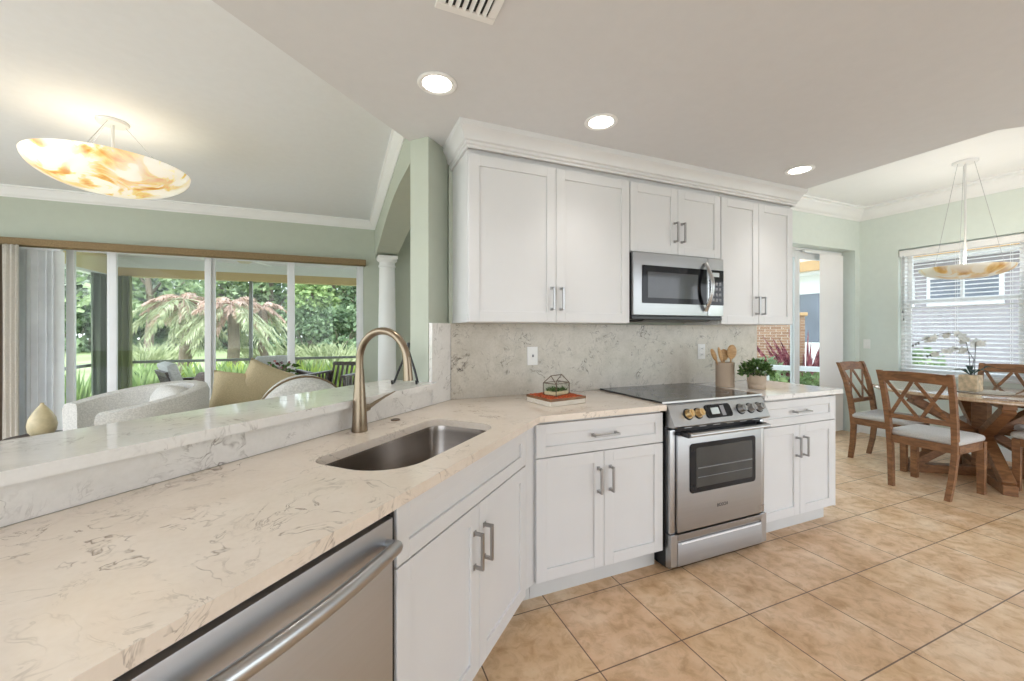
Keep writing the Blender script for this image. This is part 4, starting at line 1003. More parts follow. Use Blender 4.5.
# ------------------------------------------------------------------ bowl pendants
def pendant(label, x, y, zc, zr, R, depth, mat, power, rod='rod', nw=3, col=(1, .86, .62)):
    r = thing('pendant_light', label, 'pendant light', (x, y, zr))
    mb = MB(); prof = []
    for k in range(13):
        a = k / 12; prof.append((R * math.sin(a * PI / 2) ** .9 if k else 0, -depth * (math.cos(a * PI / 2) ** 1.15 if k < 12 else 0)))
    prof.append((R * 1.005, .006)); prof.append((R * .985, .006)); prof.append((R * .975, 0))
    for k in range(11, -1, -1):
        a = k / 12; prof.append((.97 * R * math.sin(a * PI / 2) ** .9 if k else 0, -(depth - .014) * math.cos(a * PI / 2) ** 1.15))
    mb.lathe(prof, seg=48); mb.build('bowl_shade', mat, r, angle=60)
    mb = MB(); mb.lathe([(0, zc - zr), (.085, zc - zr), (.088, zc - zr - .006), (.08, zc - zr - .02), (0, zc - zr - .024)], seg=32); mb.build('canopy', 'rod', r)
    mb = MB(); mb.tube([(0, 0, zc - zr - .02), (0, 0, -.02)], .009, 10); mb.lathe([(0, -.10), (.03, -.10), (.03, -.02), (0, -.02)], seg=16); mb.build('rod', rod, r)
    for k in range(nw):
        a = 2 * PI * k / nw + .5; mb = MB(); mb.tube([(.06 * math.cos(a), .06 * math.sin(a), zc - zr - .015), (R * .8 * math.cos(a), R * .8 * math.sin(a), .0)], .0018, 5); mb.build('suspension_wire', 'wire', r)
    if power:
        d_ = bpy.data.lights.new('bulb_or_added_uplight', 'POINT'); o = bpy.data.objects.new('bulb_or_added_uplight', d_); COL.objects.link(o)
        d_.energy = power; d_.color = col; d_.shadow_soft_size = .08; o.location = (x, y, zr + .02)
pendant('lit alabaster bowl pendant on the living room ceiling', -3.08, 1.25, ZL, 2.425, .415, .165, 'alab_lit', 1.8, col=(1, .98, .94))
pendant('alabaster bowl pendant hanging over the dining table', 3.70, -.485, ZD, 1.90, .31, .10, 'alab', 14, col=(1, .97, .92))  # light inside is an added uplight for the dining ceiling; bowl looks unlit

# ================================================================== LIVING ROOM
mb = MB(); mb.box(-4.80, YF - .13, 2.150, -1.36, YF - .001, 2.220, .004); tag(mb.build('window_valance', 'burlap'), 'long tan woven valance above the sliding doors', 'valance')
# stacked vertical blinds
r = thing('vertical_blind', 'stacked pale vertical blind at left of the sliding doors', 'blind', (-4.485, YF - .07, 0))
mb = MB(); mb.box(-.25, -.02, 2.115, .24, .02, 2.138); mb.build('track', 'vblind', r)
for k in range(19):
    x = -.235 + k * .0248; an = math.radians(40 + 50 * (k % 2) + random.uniform(-18, 18)); mt = Matrix.Translation((x, 0, 0)) @ Matrix.Rotation(an, 4, 'Z')
    mb = MB(); mb.box(-.044, -.0012, .02, .044, .0012, 2.115, mat=mt); mb.build('vane', 'vblind', r)
def drape(name, label, x, y, width, z0, z1, folds, amp, mat, rotz=0, tie=None, taper=1.0):
    r_ = thing(name, label, 'curtain', (x, y, z0), rotz)
    mb = MB(); nx, nz = folds * 10, 18; H_ = z1 - z0; grid = []
    for j in range(nz + 1):
        v = j / nz; row = []
        wf = 1.0
        if tie: wf = 1 - .45 * math.exp(-((v - tie) / .16) ** 2)
        wf *= taper + (1 - taper) * v
        for i in range(nx + 1):
            u = i / nx; xx = (u - .5) * width * wf; yy = amp * math.sin(u * folds * 2 * PI + .4 * math.sin(v * 3)) * (.75 + .25 * v)
            row.append(mb.bm.verts.new((xx, yy, v * H_)))
        grid.append(row)
    for j in range(nz):
        for i in range(nx): mb.bm.faces.new((grid[j][i], grid[j][i + 1], grid[j + 1][i + 1], grid[j + 1][i]))
    o = mb.build('fabric_panel', mat, r_, angle=80, fixn=False)
    sm = o.modifiers.new('thickness', 'SOLIDIFY'); sm.thickness = .004
    return r_
drape('drape', 'beige drape hanging at the far left edge of the doors', -4.545, YF - .20, .11, .02, 2.138, 3, .022, 'drape')
drape('drape', 'dark brown panel as shading behind the beige drape at left edge', -4.665, YF - .17, .12, .02, 2.138, 3, .018, 'drape_d')  # dark fabric colour stands for the shading inside the drape

# barrel armchair
def barrel_chair(name, label, loc, rotz, R, hb, ha, mat, open_ang=75):
    r = thing(name, label, 'armchair', loc, rotz)      # opens towards local +x
    th = .085; n_ = 36; rings = []
    mb = MB()
    for k in range(n_ + 1):
        a = math.radians(open_ang) + (2 * PI - 2 * math.radians(open_ang)) * k / n_
        f = math.sin(PI * k / n_) ** 1.1; h = ha + (hb - ha) * f
        c, s_ = math.cos(a), math.sin(a); out = []
        for (rr, z) in ((R - .02, .06), (R, .12), (R + .012, h * .6), (R + .02, h - .05), (R + .005, h - .012), (R - th * .4, h), (R - th + .005, h - .015), (R - th, h - .06), (R - th, .3), (R - th, .06)):
            ov = 1.08 if math.cos(a) > 0 else 1.0
            out.append(mb.bm.verts.new((rr * c * 1.0, rr * s_, z)))
        rings.append(out)
    for A, B in zip(rings, rings[1:]):
        for k in range(len(A)): mb.bm.faces.new((A[k], A[(k + 1) % len(A)], B[(k + 1) % len(A)], B[k]))
    mb.bm.faces.new(rings[0]); mb.bm.faces.new(rings[-1]); mb.build('shell', mat, r, angle=50)
    mb = MB(); mb.blob((.05, 0, .36), (R - .02, R - th - .01, .12), 28, 10, .6); mb.build('seat_cushion', mat, r, angle=70)
    mb = MB(); mb.blob((-R + th + .13, 0, hb - .19), (.10, R * .50, .17), 22, 12, .7, rot=Matrix.Rotation(math.radians(-10), 3, 'Y')); mb.build('back_cushion', mat, r, angle=70)
    mb = MB(); mb.lathe([(0, 0), (R * .75, 0), (R * .78, .02), (R * .78, .08), (0, .08)], seg=32); mb.build('plinth', 'dkwood', r)
    return r
barrel_chair('armchair', 'pale grey barrel armchair in front of the sliding doors', at(129, 2.95, 0), math.radians(215), .45, .915, .80, 'chairfab', 56)

# tan cushions on a small sofa, and a rounded chair beside it
r = thing('sofa', 'low sand coloured sofa mostly hidden behind the raised bar', 'sofa', (-2.47, 2.42, 0), math.radians(170))
mb = MB(); mb.box(-.44, -.30, .10, .44, .40, .42, .03, 2); mb.build('seat_base', 'sand', r)
mb = MB(); mb.box(-.44, -.42, .10, .44, -.29, .76, .05, 3); mb.build('backrest', 'sand', r)
for q in (-1, 1):
    mb = MB(); mb.box(q * .50 - .06, -.42, .10, q * .50 + .06, .40, .58, .04, 3); mb.build('armrest', 'sand', r)
    for yy in (-.35, .32):
        mb = MB(); mb.cyl((q * .46, yy, 0), (q * .46, yy, .11), .02, .025, 10); mb.build('leg', 'dkwood', r)
def pillow(name, label, loc, rot, w_, h_, t_, mat):
    mb = MB(); n_ = 14; top = []; bot = []
    for j in range(n_ + 1):
        ra, rb_ = [], []
        for i in range(n_ + 1):
            u, v = -1 + 2 * i / n_, -1 + 2 * j / n_
            k = max(0, (1 - u ** 4) * (1 - v ** 4)) ** .5; pin = 1 - .10 * (u * u) * (v * v) + .0
            sx_ = 1 - .06 * (1 - u * u) * 0; x = u * w_ / 2 * (1 - .07 * (1 - v * v) * abs(u) ** 2); z = v * h_ / 2 * (1 - .07 * (1 - u * u) * abs(v) ** 2)
            y = t_ / 2 * k
            va = mb.bm.verts.new((x, y, z)); ra.append(va)
            rb_.append(va if k < 1e-6 else mb.bm.verts.new((x, -y, z)))
        top.append(ra); bot.append(rb_)
    for G in (top, bot):
        for j in range(n_):
            for i in range(n_):
                f = []
                for v in (G[j][i], G[j][i + 1], G[j + 1][i + 1], G[j + 1][i]):
                    if v not in f: f.append(v)
                try: mb.bm.faces.new(f)
                except ValueError: pass
    o = mb.build(name, mat, angle=80); o.location = loc; o.rotation_euler = rot
    return tag(o, label, 'cushion', 'straw cushions on the sofa')
pillow('throw_pillow', 'straw gold throw pillow at left, lying lowest on the sofa', at(240, 3.85, .735), (math.radians(-30), math.radians(10), math.radians(16)), .46, .42, .17, 'gold')
pillow('throw_pillow', 'straw gold throw pillow leaning upright beside the white chair', at(266, 4.0, .775), (math.radians(-14), math.radians(26), math.radians(12)), .46, .42, .17, 'gold')

r = thing('tub_chair', 'white grey rounded tub chair with brown welt, seen from behind', 'armchair', at(303, 3.35, 0), math.radians(8))
def tub_profile(g): 
    return [(.34 * math.cos(a) * (1 - g), .0 + (.86 - .10 * g) * 0 + .58 + (.37 - .37 * g * .3) * math.sin(a)) for a in [PI * k / 20 for k in range(21)]]
mb = MB(); prof = [(x, z) for x, z in tub_profile(0)] + [(-.34, .06), (.34, .06)]
rings = []
for yy, g in ((-.24, .10), (-.22, .03), (-.17, 0), (.10, 0), (.22, .12), (.32, .30)):
    rings.append([mb.bm.verts.new((x * (1 - g * .5), yy, .06 + (z - .06) * (1 - g * .5))) for x, z in prof])
for A, B in zip(rings, rings[1:]):
    for k in range(len(A)): mb.bm.faces.new((A[k], A[(k + 1) % len(A)], B[(k + 1) % len(A)], B[k]))
mb.bm.faces.new(rings[0]); mb.bm.faces.new(rings[-1]); mb.build('backrest', 'sofafab', r, angle=50)
mb = MB(); mb.tube([(x * 1.012, -.165, .06 + (z - .06) * 1.008) for x, z in tub_profile(0)], .008, 8); mb.build('welt', 'brownf', r)
mb = MB(); mb.box(-.33, .0, .08, .33, .44, .42, .05, 3); mb.build('seat', 'sofafab', r)
mb = MB(); mb.box(-.30, -.20, 0, .30, .40, .085, .005); mb.build('plinth', 'dkwood', r)
# vase on a side table
r = thing('side_table', 'small dark side table hidden below the bar edge', 'table', (-3.71, 1.81, 0))
mb = MB(); mb.lathe([(0, .50), (.20, .50), (.205, .505), (.205, .525), (.2, .53), (0, .53)], seg=28); mb.build('table_top', 'dkwood', r)
mb = MB(); mb.lathe([(0, 0), (.14, 0), (.14, .02), (.03, .04), (.025, .50), (0, .50)], seg=20); mb.build('pedestal', 'dkwood', r)
mb = MB(); mb.lathe([(0, 0), (.05, 0), (.074, .04), (.080, .085), (.072, .13), (.052, .175), (.030, .21), (.014, .232), (.010, .24), (.013, .247), (.008, .248), (.006, .24), (0, .20)], (0, 0, 0), 32)
o = mb.build('vase', 'vase', loc=(-3.71, 1.81, .531), angle=60); tag(o, 'gold teardrop vase with narrow neck at far left', 'vase')

# small leafy plant in a pot beyond the sofa
r = thing('potted_plant', 'small red green leafy plant behind the straw pillows', 'plant', (-2.30, 3.0, 0))
mb = MB(); mb.lathe([(0, 0), (.12, 0), (.15, .45), (.14, .45), (.12, .38), (0, .38)], seg=24); mb.build('pot', 'ceramic', r)
mb = MB()
for k in range(150):
    th = random.uniform(0, 2 * PI); rr = random.uniform(.02, .17); mb.leaf((rr * math.cos(th), rr * math.sin(th), random.uniform(.62, .94)), (math.cos(th), math.sin(th), random.uniform(-.2, .9)), random.uniform(.05, .09), .04)
mb.build('foliage', 'leafd', r, fixn=False)
mb = MB()
for k in range(40):
    th = random.uniform(0, 2 * PI); rr = random.uniform(.0, .13); mb.leaf((rr * math.cos(th), rr * math.sin(th), random.uniform(.68, .95)), (math.cos(th), math.sin(th), .6), .06, .035)
mb.build('red_leaves', 'ti', r, fixn=False)
mb = MB()
for k in range(9): mb.tube([(0, 0, .36), (.1 * math.cos(k), .1 * math.sin(k), .8)], .005, 5)
mb.build('stems', 'stem', r)

# ================================================================== LANAI
LY = 5.7; LXL, LXR = -4.9, 1.3
def ks(o): o['kind'] = 'structure'; return o
mb = MB(); mb.box(LXL - .3, YF + .15, -.14, 1.42, LY + .2, -.02); struct('floor_lanai', mb, 'paver', 'paved floor of the screened lanai', 'floor')
mb = MB(); mb.box(LXL - .1, YF + .15, 2.46, 1.42, LY + .3, 2.52)
for k in range(9): mb.box(LXL - .1, YF + .3 + k * .26, 2.452, 1.42, YF + .315 + k * .26, 2.46)
struct('ceiling_lanai', mb, 'lanai_c', 'white boarded ceiling of the lanai', 'ceiling')
mb = MB(); mb.box(LXL - .1, LY - .06, 2.155, 1.42, LY + .10, 2.285); struct('trim_4', mb, 'lanai_b', 'tan beam along the outer edge of the lanai', 'beam')
mb = MB(); mb.box(LXL - .1, LY - .06, 2.285, 1.42, LY + .10, 2.46); struct('trim_5', mb, 'lanai_c', 'white board above the tan lanai beam', 'beam')
mb = MB(); mb.box(LXL - .1, YF + .15, 2.17, LXL, LY - .06, 2.46); struct('wall_lanai', mb, 'lanai_y', 'cream side header of the lanai at left', 'wall')
mb = MB(); mb.box(LXL - .09, YF + .15, 2.13, LXL + .02, LY - .06, 2.17); struct('trim_6', mb, 'trim', 'white board below the cream lanai header', 'trim')
sc_ = thing('screen_frame', 'dark screen frame with a chair rail closing the lanai', 'screen frame', (-1.8, LY, 0), kind='structure')
mb = MB(); mb.box(LXL + 1.8, -.02, .815, 3.2, .02, .857); mb.build('chair_rail', 'bronzef', sc_)
for x in (LXL + .02, -3.06, -1.30, .45): 
    mb = MB(); mb.box(x + 1.8 - .025, -.025, 0, x + 1.8 + .025, .025, 2.155); mb.build('post', 'bronzef', sc_)
mb = MB(); mb.box(LXL + 1.8 - .02, YF + .2 - LY, .815, LXL + 1.8 + .02, 0, .857); mb.build('side_rail', 'bronzef', sc_)
drape('drape', 'dark green drape on the left side of the lanai', LXL + .10, 5.28, .42, 0, 2.128, 5, .045, 'drape_k', PI / 2)
drape('drape', 'olive green drape at the front corner of the lanai', LXL + .20, LY - .13, .24, 0, 2.15, 3, .03, 'drape_g')
# ceiling fan
r = thing('ceiling_fan', 'white ceiling fan under the lanai ceiling', 'fan', (-2.92, 4.45, 2.46))
mb = MB(); mb.lathe([(0, 0), (.06, 0), (.06, -.03), (.02, -.05), (.02, -.08), (.09, -.09), (.10, -.15), (.06, -.18), (0, -.18)], seg=24); mb.build('motor_housing', 'sand', r)
for k in range(4):
    a = k * PI / 2 - .35; mb = MB(); mt = Matrix.Rotation(a, 4, 'Z') @ Matrix.Rotation(math.radians(10), 4, 'X'); mb.box(.12, -.065, -.118, .62, .065, -.108, .003, 1, mt); mb.build('blade', 'trim', r)
# lanai seats
def slat_chair(label, loc, rotz, cush=True):
    r = thing('slatted_chair', label, 'outdoor chair', loc, rotz)
    for q in (-1, 1):
        mb = MB(); mb.box(q * .33 - .025, -.36, 0, q * .33 + .025, -.31, .64); mb.build('leg', 'dkwood', r)
        mb = MB(); mb.box(q * .33 - .025, .30, 0, q * .33 + .025, .35, .64); mb.build('leg', 'dkwood', r)
        mb = MB(); mb.box(q * .33 - .04, -.38, .64, q * .33 + .04, .38, .67, .004); mb.build('armrest', 'dkwood', r)
        for k in range(6):
            y = -.25 + k * .098; mb = MB(); mb.box(q * .33 - .01, y - .016, .24, q * .33 + .01, y + .016, .64); mb.build('side_slat', 'dkwood', r)
        mb = MB(); mb.box(q * .33 - .015, -.32, .20, q * .33 + .015, .32, .25); mb.build('side_rail', 'dkwood', r)
    mb = MB(); mb.box(-.31, -.33, .28, .31, .36, .32); mb.build('seat_board', 'dkwood', r)
    mt = Matrix.Translation((0, -.26, .32)) @ Matrix.Rotation(math.radians(18), 4, 'X')
    mb = MB()
    mb.box(-.31, -.03, .46, .31, 0, .52, mat=mt); mb.box(-.31, -.03, 0, .31, 0, .05, mat=mt)
    for k in range(8): x = -.29 + k * .083; mb.box(x - .017, -.025, .04, x + .017, -.005, .47, mat=mt)
    mb.build('slatted_back', 'dkwood', r)
    if cush:
        mb = MB(); mb.box(-.29, -.26, .325, .29, .36, .45, .035, 3); mb.build('seat_pad', 'outcush', r)
        mb = MB(); mb.box(-.29, .01, .12, .29, .12, .60, .035, 3, mt); mb.build('back_pad', 'outcush', r)
        mb = MB(); mb.blob((.02, -.02, .60), (.22, .07, .17), 16, 10, .7, rot=Matrix.Rotation(math.radians(-22), 3, 'X')); mb.build('pillow', 'outpill', r)
    return r
slat_chair('dark slatted lanai chair with grey pads behind the armchair', (-3.45, 4.55, -.02), math.radians(-62))
slat_chair('dark slatted lanai chair at right, behind the faucet', (-1.72, 4.75, -.02), math.radians(150), False)
slat_chair('dark slatted lanai chair behind the red leafed plant and straw pillows', (-2.55, 5.2, -.02), math.radians(200))

# ================================================================== OUTDOORS
mb = MB(); mb.slab([(-60, LY + .2), (60, LY + .2), (60, 90), (-60, 90)], -.3, -.13); mb.slab([(XE + .15, -20), (40, -20), (40, LY + .2), (1.42, LY + .2), (1.42, YN + .2), (XE + .15, YN + .2)], -.3, -.13)
mb.slab([(-60, -30), (-5.75, -30), (-5.75, LY + .2), (-60, LY + .2)], -.3, -.13); mb.slab([(-5.75, -30), (40, -30), (40, -20), (XE + .15, -20), (XE + .15, -4.6), (-5.75, -4.6)], -.3, -.13)
struct('ground', mb, 'lawn', 'pale green lawn around the house', 'lawn')
mb = MB(); mb.slab([(-12, -12), (9, -12), (9, -4.6), (-5.75, -4.6), (-5.75, YF + .15), (-12, YF + .15)], -.13, -.10); mb.slab([(XE + .16, -4.6), (9.3, -4.6), (9.3, 5.6), (1.6, 5.6), (1.6, YN + .19), (XE + .16, YN + .19)], -.13, -.10); struct('floor_bounce', mb, 'paver', 'unseen pale slab added around the house to bounce daylight inside', 'floor')  # added reflector: throws neutral sunlight up to the ceilings indoors

def crown_mesh(seed, n, rx, rz, leaf, zc, lumps=9):
    random.seed(seed); mb = MB(); cs = []
    for k in range(lumps):
        th = random.uniform(0, 2 * PI); rr = random.uniform(.1, .75); cs.append((Vector((rx * rr * math.cos(th), rx * rr * math.sin(th), zc + rz * random.uniform(-.75, .75))), random.uniform(.34, .55)))
    for k in range(n):
        c, s_ = random.choice(cs); d_ = Vector((random.gauss(0, 1), random.gauss(0, 1), random.gauss(0, 1))).normalized()
        p = c + Vector((d_.x * rx, d_.y * rx, d_.z * rz)) * s_ * random.uniform(.7, 1.05)
        q = random.uniform(.6, 1.3); mb.leaf(p, d_ + Vector((random.gauss(0, .6), random.gauss(0, .6), random.gauss(0, .6) - .2)), leaf * q, leaf * q * .7)
    return mb
def tree(seed, mat, H_, rx, label, loc, n=1500, leaf=.55):
    r = thing('tree', label, 'tree', loc, 0, 'trees beyond the lawn')
    mb = MB(); random.seed(seed); zc = H_ * .60
    mb.tube([(0, 0, 0), (.15, .1, H_ * .3), (-.1, .05, H_ * .6), (0, 0, H_ * .85)], [.28, .22, .15, .06], 8)
    for k in range(5):
        a = k * 1.3; mb.tube([(0, 0, H_ * (.3 + .08 * k)), (rx * .6 * math.cos(a), rx * .6 * math.sin(a), H_ * (.5 + .08 * k))], [.11, .03], 6)
    mb.build('trunk', 'bark', r)
    crown_mesh(seed + 50, n, rx, H_ * .40, leaf, zc).build('crown', mat, r, fixn=False)
    return r
protos = [tree(1, 't2', 9.6, 3.3, 'tree', (0, 0, 0)), tree(2, 't1', 11.0, 3.6, 'tree', (0, 0, 0)), tree(3, 't3', 9.2, 3.2, 'tree', (0, 0, 0)), tree(4, 't5', 8.2, 2.8, 'tree', (0, 0, 0))]
spots = [(62, 34, 1, 'dark tree at the far left of the tree line, seen past the dark drape'), (92, 30, 2, 'greyish tree left of the white door mullion'), (130, 33, 2, 'pale grey green tree right behind the olive drape'), (160, 37, 1, 'dark tall tree left of the pink palm'), (148, 27, 0, 'mid green tree in front, left of the pink palm'), (196, 40, 0, 'mid green tree behind the middle door mullion'), (222, 36, 3, 'fresh green tree above the fan palm'), (252, 41, 1, 'dark tree behind the grey screen post'), (272, 36, 0, 'mid green tree right of the screen post'), (290, 43, 2, 'grey green tree behind the right door mullion'), (312, 33, 3, 'fresh green tree just right of the right door mullion'), (335, 38, 0, 'mid green tree in the right door panel'), (352, 43, 2, 'silvery tree at the right end of the tree line'), (366, 35, 1, 'dark tree hidden by the right door frame'), (236, 46, 2, 'grey tree farthest back in the middle'), (322, 47, 1, 'dark tree farthest back at right')]
used = set()
for k, (u, d_, i, lab) in enumerate(spots):
    if i in used: t_ = copy_thing(protos[i], at(u, d_), k * 1.7, lab); sc2 = .85 + .25 * ((k * 37) % 10) / 10; t_.scale = (sc2, sc2, sc2)
    else: used.add(i); t_ = protos[i]; t_.location = at(u, d_); t_['label'] = lab
# low brush under the tree line
def shrub(seed, mat, rx, rz, leaf, n, label, cat, loc, group=None, stems=True):
    r = thing('shrub', label, cat, loc, 0, group)
    crown_mesh(seed, n, rx, rz, leaf, rz * .9, 7).build('foliage', mat, r, fixn=False)
    mb = MB(); random.seed(seed)
    for k in range(6): a = k * 1.05; mb.tube([(0, 0, 0), (rx * .5 * math.cos(a), rx * .5 * math.sin(a), rz * 1.1)], [.03 * rx + .006, .01], 5)
    mb.build('stems', 'bark', r); return r
s1 = shrub(21, 't1', 2.9, 1.5, .42, 1500, 'dark brush', 'shrub', at(130, 30), 'brush below the trees')
s1['label'] = 'dark brush at the lawn edge left of the pink palm'
for k, (u, d_, lab) in enumerate(((80, 28, 'dark brush at the lawn edge near the left drape'), (180, 33, 'dark brush at the lawn edge behind the pink palm'), (228, 34, 'dark brush at the lawn edge behind the fan palm'), (268, 33, 'dark brush at the lawn edge right of the screen post'), (305, 31, 'dark brush at the lawn edge by the right mullion'), (340, 31, 'dark brush at the lawn edge in the right door panel'), (288, 36, 'dark brush at the lawn edge right behind the right mullion'), (248, 36, 'dark brush at the lawn edge behind the screen post'), (155, 36, 'dark brush at the lawn edge farthest back at left'), (205, 37, 'dark brush at the lawn edge behind the middle mullion'), (325, 37, 'dark brush at the lawn edge farthest back at right'))):
    copy_thing(s1, at(u, d_), k * 1.1, lab)
# yellow-green bed just outside the screen
def blade_clump(seed, mat, n, H_, spread, label, loc, w_=.035, name='border_plant', cat='plant', group=None):
    random.seed(seed); r = thing(name, label, cat, loc, 0, group); mb = MB()
    for k in range(n):
        th = random.uniform(0, 2 * PI); rr = random.uniform(0, spread * .35); h = H_ * random.uniform(.55, 1.05); lean = random.uniform(.1, .8) * spread
        base = Vector((rr * math.cos(th), rr * math.sin(th), 0)); tip = base + Vector((lean * math.cos(th), lean * math.sin(th), h)); mid = base.lerp(tip, .55) + Vector((0, 0, h * .14))
        d1 = (tip - base); side = d1.cross(Vector((math.cos(th + 1.2), math.sin(th + 1.2), .2))).normalized() * w_
        v = [mb.bm.verts.new(q) for q in (base - side * .3, base + side * .3, mid + side, mid - side, tip)]
        mb.bm.faces.new((v[0], v[1], v[2], v[3])); mb.bm.faces.new((v[3], v[2], v[4]))
    mb.build('leaves', mat, r, fixn=False); return r
bp_ = blade_clump(31, 't4', 90, .85, .42, 'x', at(310, 8.2), .03, group='border plants outside the screen')
bp_['label'] = 'yellow leaved border plant between the right mullion and the dark chair'
bq_ = blade_clump(32, 't5', 110, .85, .45, 'x', at(140, 7.6), .03, group='border plants outside the screen')
bq_['label'] = 'green border plant left of the grey padded lanai chair'
for k, (u, d_, p_, lab) in enumerate(((345, 8.4, bp_, 'yellow leaved border plant above the dark slatted chair'), (328, 8.8, bq_, 'green border plant in the middle of the right door panel'), (300, 9.0, bq_, 'green border plant just right of the right mullion'), (278, 8.4, bp_, 'yellow leaved border plant behind the red leafed plant'), (236, 8.0, bq_, 'green border plant above the straw pillow'), (252, 8.6, bp_, 'yellow leaved border plant by the grey screen post'), (158, 8.0, bq_, 'green border plant right behind the grey padded chair'), (128, 8.2, bq_, 'green border plant beside the olive drape'), (205, 8.4, bq_, 'green border plant behind the middle mullion'), (178, 8.6, bp_, 'yellow green border plant under the pink palm'), (76, 6.3, bq_, 'green border plant seen left of the dark drape'), (222, 8.8, bp_, 'yellow green border plant under the fan palm'))):
    copy_thing(p_, at(u, d_), k * .9, lab)
# reed clumps across the lawn
rd = blade_clump(33, 'palm', 120, 1.1, 1.2, 'x', at(330, 13), .03, 'reed_clump', 'reeds', 'pale reed clumps on the lawn'); rd['label'] = 'pale reed clump in the right door panel'
for k, (u, d_, lab) in enumerate(((350, 14, 'pale reed clump at the right door frame'), (306, 14, 'pale reed clump beside the right mullion'), (270, 13, 'pale reed clump right of the screen post'), (140, 13, 'pale reed clump left of the pink palm'), (160, 15, 'pale reed clump at the foot of the pink palm'))):
    copy_thing(rd, at(u, d_), k * 1.3, lab)
# palms
def palm(seed, label, loc, H_, dead, live, L):
    random.seed(seed); r = thing('palm_tree', label, 'palm', loc)
    mb = MB(); mb.tube([(0, 0, 0), (.05, 0, H_ * .5), (0, .05, H_)], [.17, .14, .13], 10); mb.build('trunk', 'bark', r)
    def fronds(n, mat, zlo, zhi, Lf, name, nl=40):
        mb = MB()
        for k in range(n):
            th = random.uniform(0, 2 * PI); el = random.uniform(zlo, zhi); d_ = Vector((math.cos(th) * math.cos(el), math.sin(th) * math.cos(el), math.sin(el)))
            base = Vector((0, 0, H_)); q = [base]
            for j in range(1, 6): q.append(base + d_ * Lf * j / 5 + Vector((0, 0, -Lf * .5 * (j / 5) ** 2)))
            mb.tube(q, [.02, .016, .013, .010, .008, .005], 4)
            for j in range(nl):
                t_ = .35 + .65 * j / nl; i = min(4, int(t_ * 5)); p = q[i].lerp(q[i + 1], t_ * 5 - i); tn = (q[i + 1] - q[i]).normalized(); sd = tn.cross(Vector((0, 0, 1))).normalized() * (1 if j % 2 else -1)
                mb.leaf(p, tn * .7 + sd * random.uniform(.5, .9) + Vector((0, 0, random.uniform(-.8, -.1))), Lf * .36 * (1.1 - .5 * t_) * random.uniform(.7, 1.1), .03, up=(0, 0, 1), bend=.2)
        mb.build(name, mat, r, fixn=False)
    fronds(dead, 'pinkf', -.5, .7, L * .72, 'dry_fronds'); fronds(live, 'palm', -.75, .15, L, 'green_fronds')
    return r
palm(41, 'palm with dry pink fronds left of the middle mullion', at(184, 11.5), 2.35, 30, 26, 1.25)
palm(42, 'palm with dry pink fronds between the middle mullion and screen post', at(232, 11.2), 2.2, 30, 26, 1.2)
palm(43, 'smaller palm with pink fronds right of the screen post', at(262, 12.5), 2.2, 16, 10, .95)

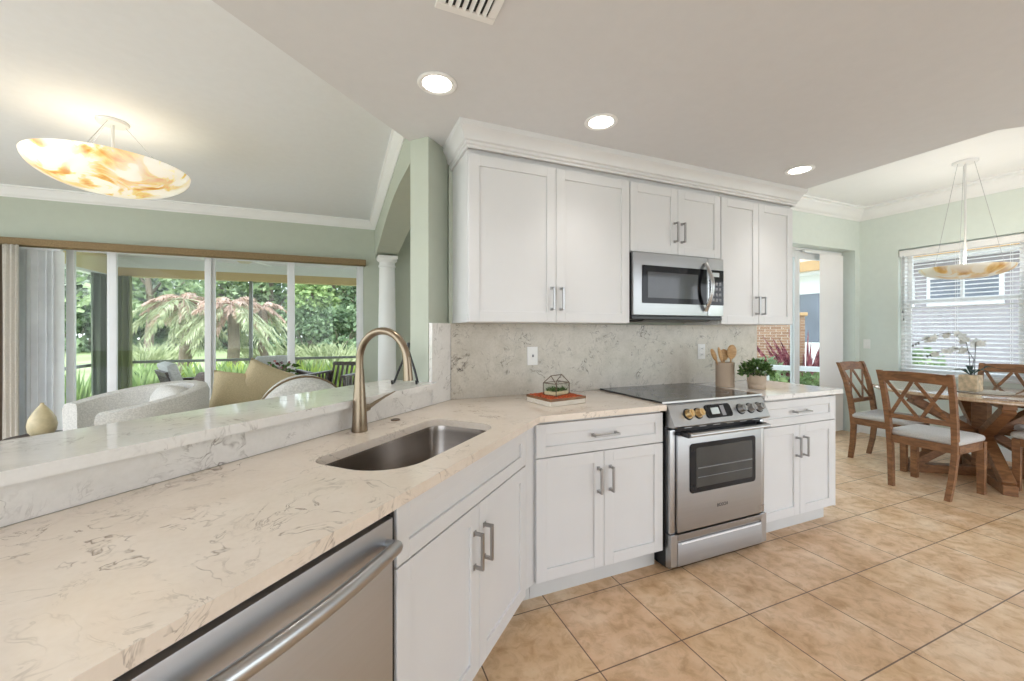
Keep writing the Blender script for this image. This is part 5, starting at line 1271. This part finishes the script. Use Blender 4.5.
# neighbours' houses seen through the dining door and window
r = thing('neighbor_house', 'mauve grey house with tan fascia beyond the dining blinds and slider', 'house', (9.4, 0, -.13))
mb = MB(); mb.box(0, -5, 0, 4, 3.5, 2.86); mb.build('wall', 'stucco', r)
mb = MB(); mb.box(0, 3.5, 0, 4, 9, 2.86); mb.build('white_wall', 'stucco_w', r)
mb = MB(); mb.prism([(-.62, 3.14), (4.5, 3.14), (4.5, 4.4), (2.2, 4.5)], 'y', -5.4, 9.4); mb.build('roof', 'rooft', r)
mb = MB(); mb.box(-.62, -5.4, 2.90, -.52, 9.4, 3.14); mb.build('fascia', 'tantrim', r)
mb = MB(); mb.box(-.52, -5.4, 2.86, 0, 9.4, 2.90); mb.build('soffit', 'stucco_w', r)
for (y0, y1, z0, z1) in ((1.0, 2.05, 1.95, 2.55), (2.25, 2.95, 1.95, 2.55), (4.0, 5.2, 1.1, 2.45)):
    mb = MB(); mb.box(-.05, y0, z0, 0, y1, z1); f = mb.build('window', 'stucco_w', r)
    for k in range(2):
        ya = y0 + .06 + k * (y1 - y0 - .06) / 2; mb = MB(); mb.box(-.06, ya, z0 + .06, -.04, ya + (y1 - y0) / 2 - .09, z1 - .06); mb.build('pane', 'bluegl', f)
def facing(u): return YAW - math.atan((u - 512) / F_PX) - PI / 2
r = thing('brick_wall', 'brown brick garden wall seen below the right upper cabinet', 'wall', at(772, 7.6), facing(772))
mb = MB(); mb.box(-.62, 0, 0, .50, .22, 1.72); mb.build('brickwork', 'brick', r)
mb = MB(); mb.box(-.66, -.03, 1.72, .54, .25, 1.78, .006); mb.build('coping', 'tantrim', r)
r = thing('patio_rail', 'white patio rail outside the sliding door', 'railing', at(797, 6.0), facing(797))
mb = MB(); mb.box(-.85, -.03, .86, .85, .03, .93); mb.build('top_rail', 'stucco_w', r)
for x in (-.80, -.38, .75):
    mb = MB(); mb.box(x - .035, -.03, 0, x + .035, .03, .86); mb.build('post', 'stucco_w', r)
h1_ = shrub(51, 't5', .40, .36, .09, 1500, 'bright green bush below the white patio rail', 'shrub', at(812, 6.6), 'bushes outside the sliding door')
copy_thing(h1_, at(762, 6.5), 1.2, 'bright green bush left of the door mullion, low down')
h2_ = shrub(52, 't2', .42, .50, .09, 1500, 'darker green bush behind the patio rail', 'shrub', at(822, 7.3), 'bushes outside the sliding door')
copy_thing(h2_, at(758, 6.85), .7, 'darker green bush in front of the brick wall')
blade_clump(53, 'ti', 90, 1.45, .85, 'burgundy cordyline plant behind the patio rail', at(806, 7.0), .032, 'cordyline')
shrub(54, 't2', .45, .60, .09, 1500, 'green bush outside the dining window, lower left', 'shrub', at(928, 6.2))
# stacked white vertical blind at the right of the dining slider
r = thing('vertical_blind', 'stacked white vertical blind at right of the dining slider', 'blind', (4.20, YN + .115, 0))
mb = MB(); mb.box(-.55, -.015, DZ - .06, .175, .015, DZ - .032); mb.build('track', 'slat', r)
for k in range(14):
    x = -.165 + k * .0255; mt = Matrix.Translation((x, 0, 0)) @ Matrix.Rotation(math.radians(-34), 4, 'Z')
    mb = MB(); mb.box(-.043, -.0012, .02, .043, .0012, DZ - .06, mat=mt); mb.build('vane', 'slat', r)
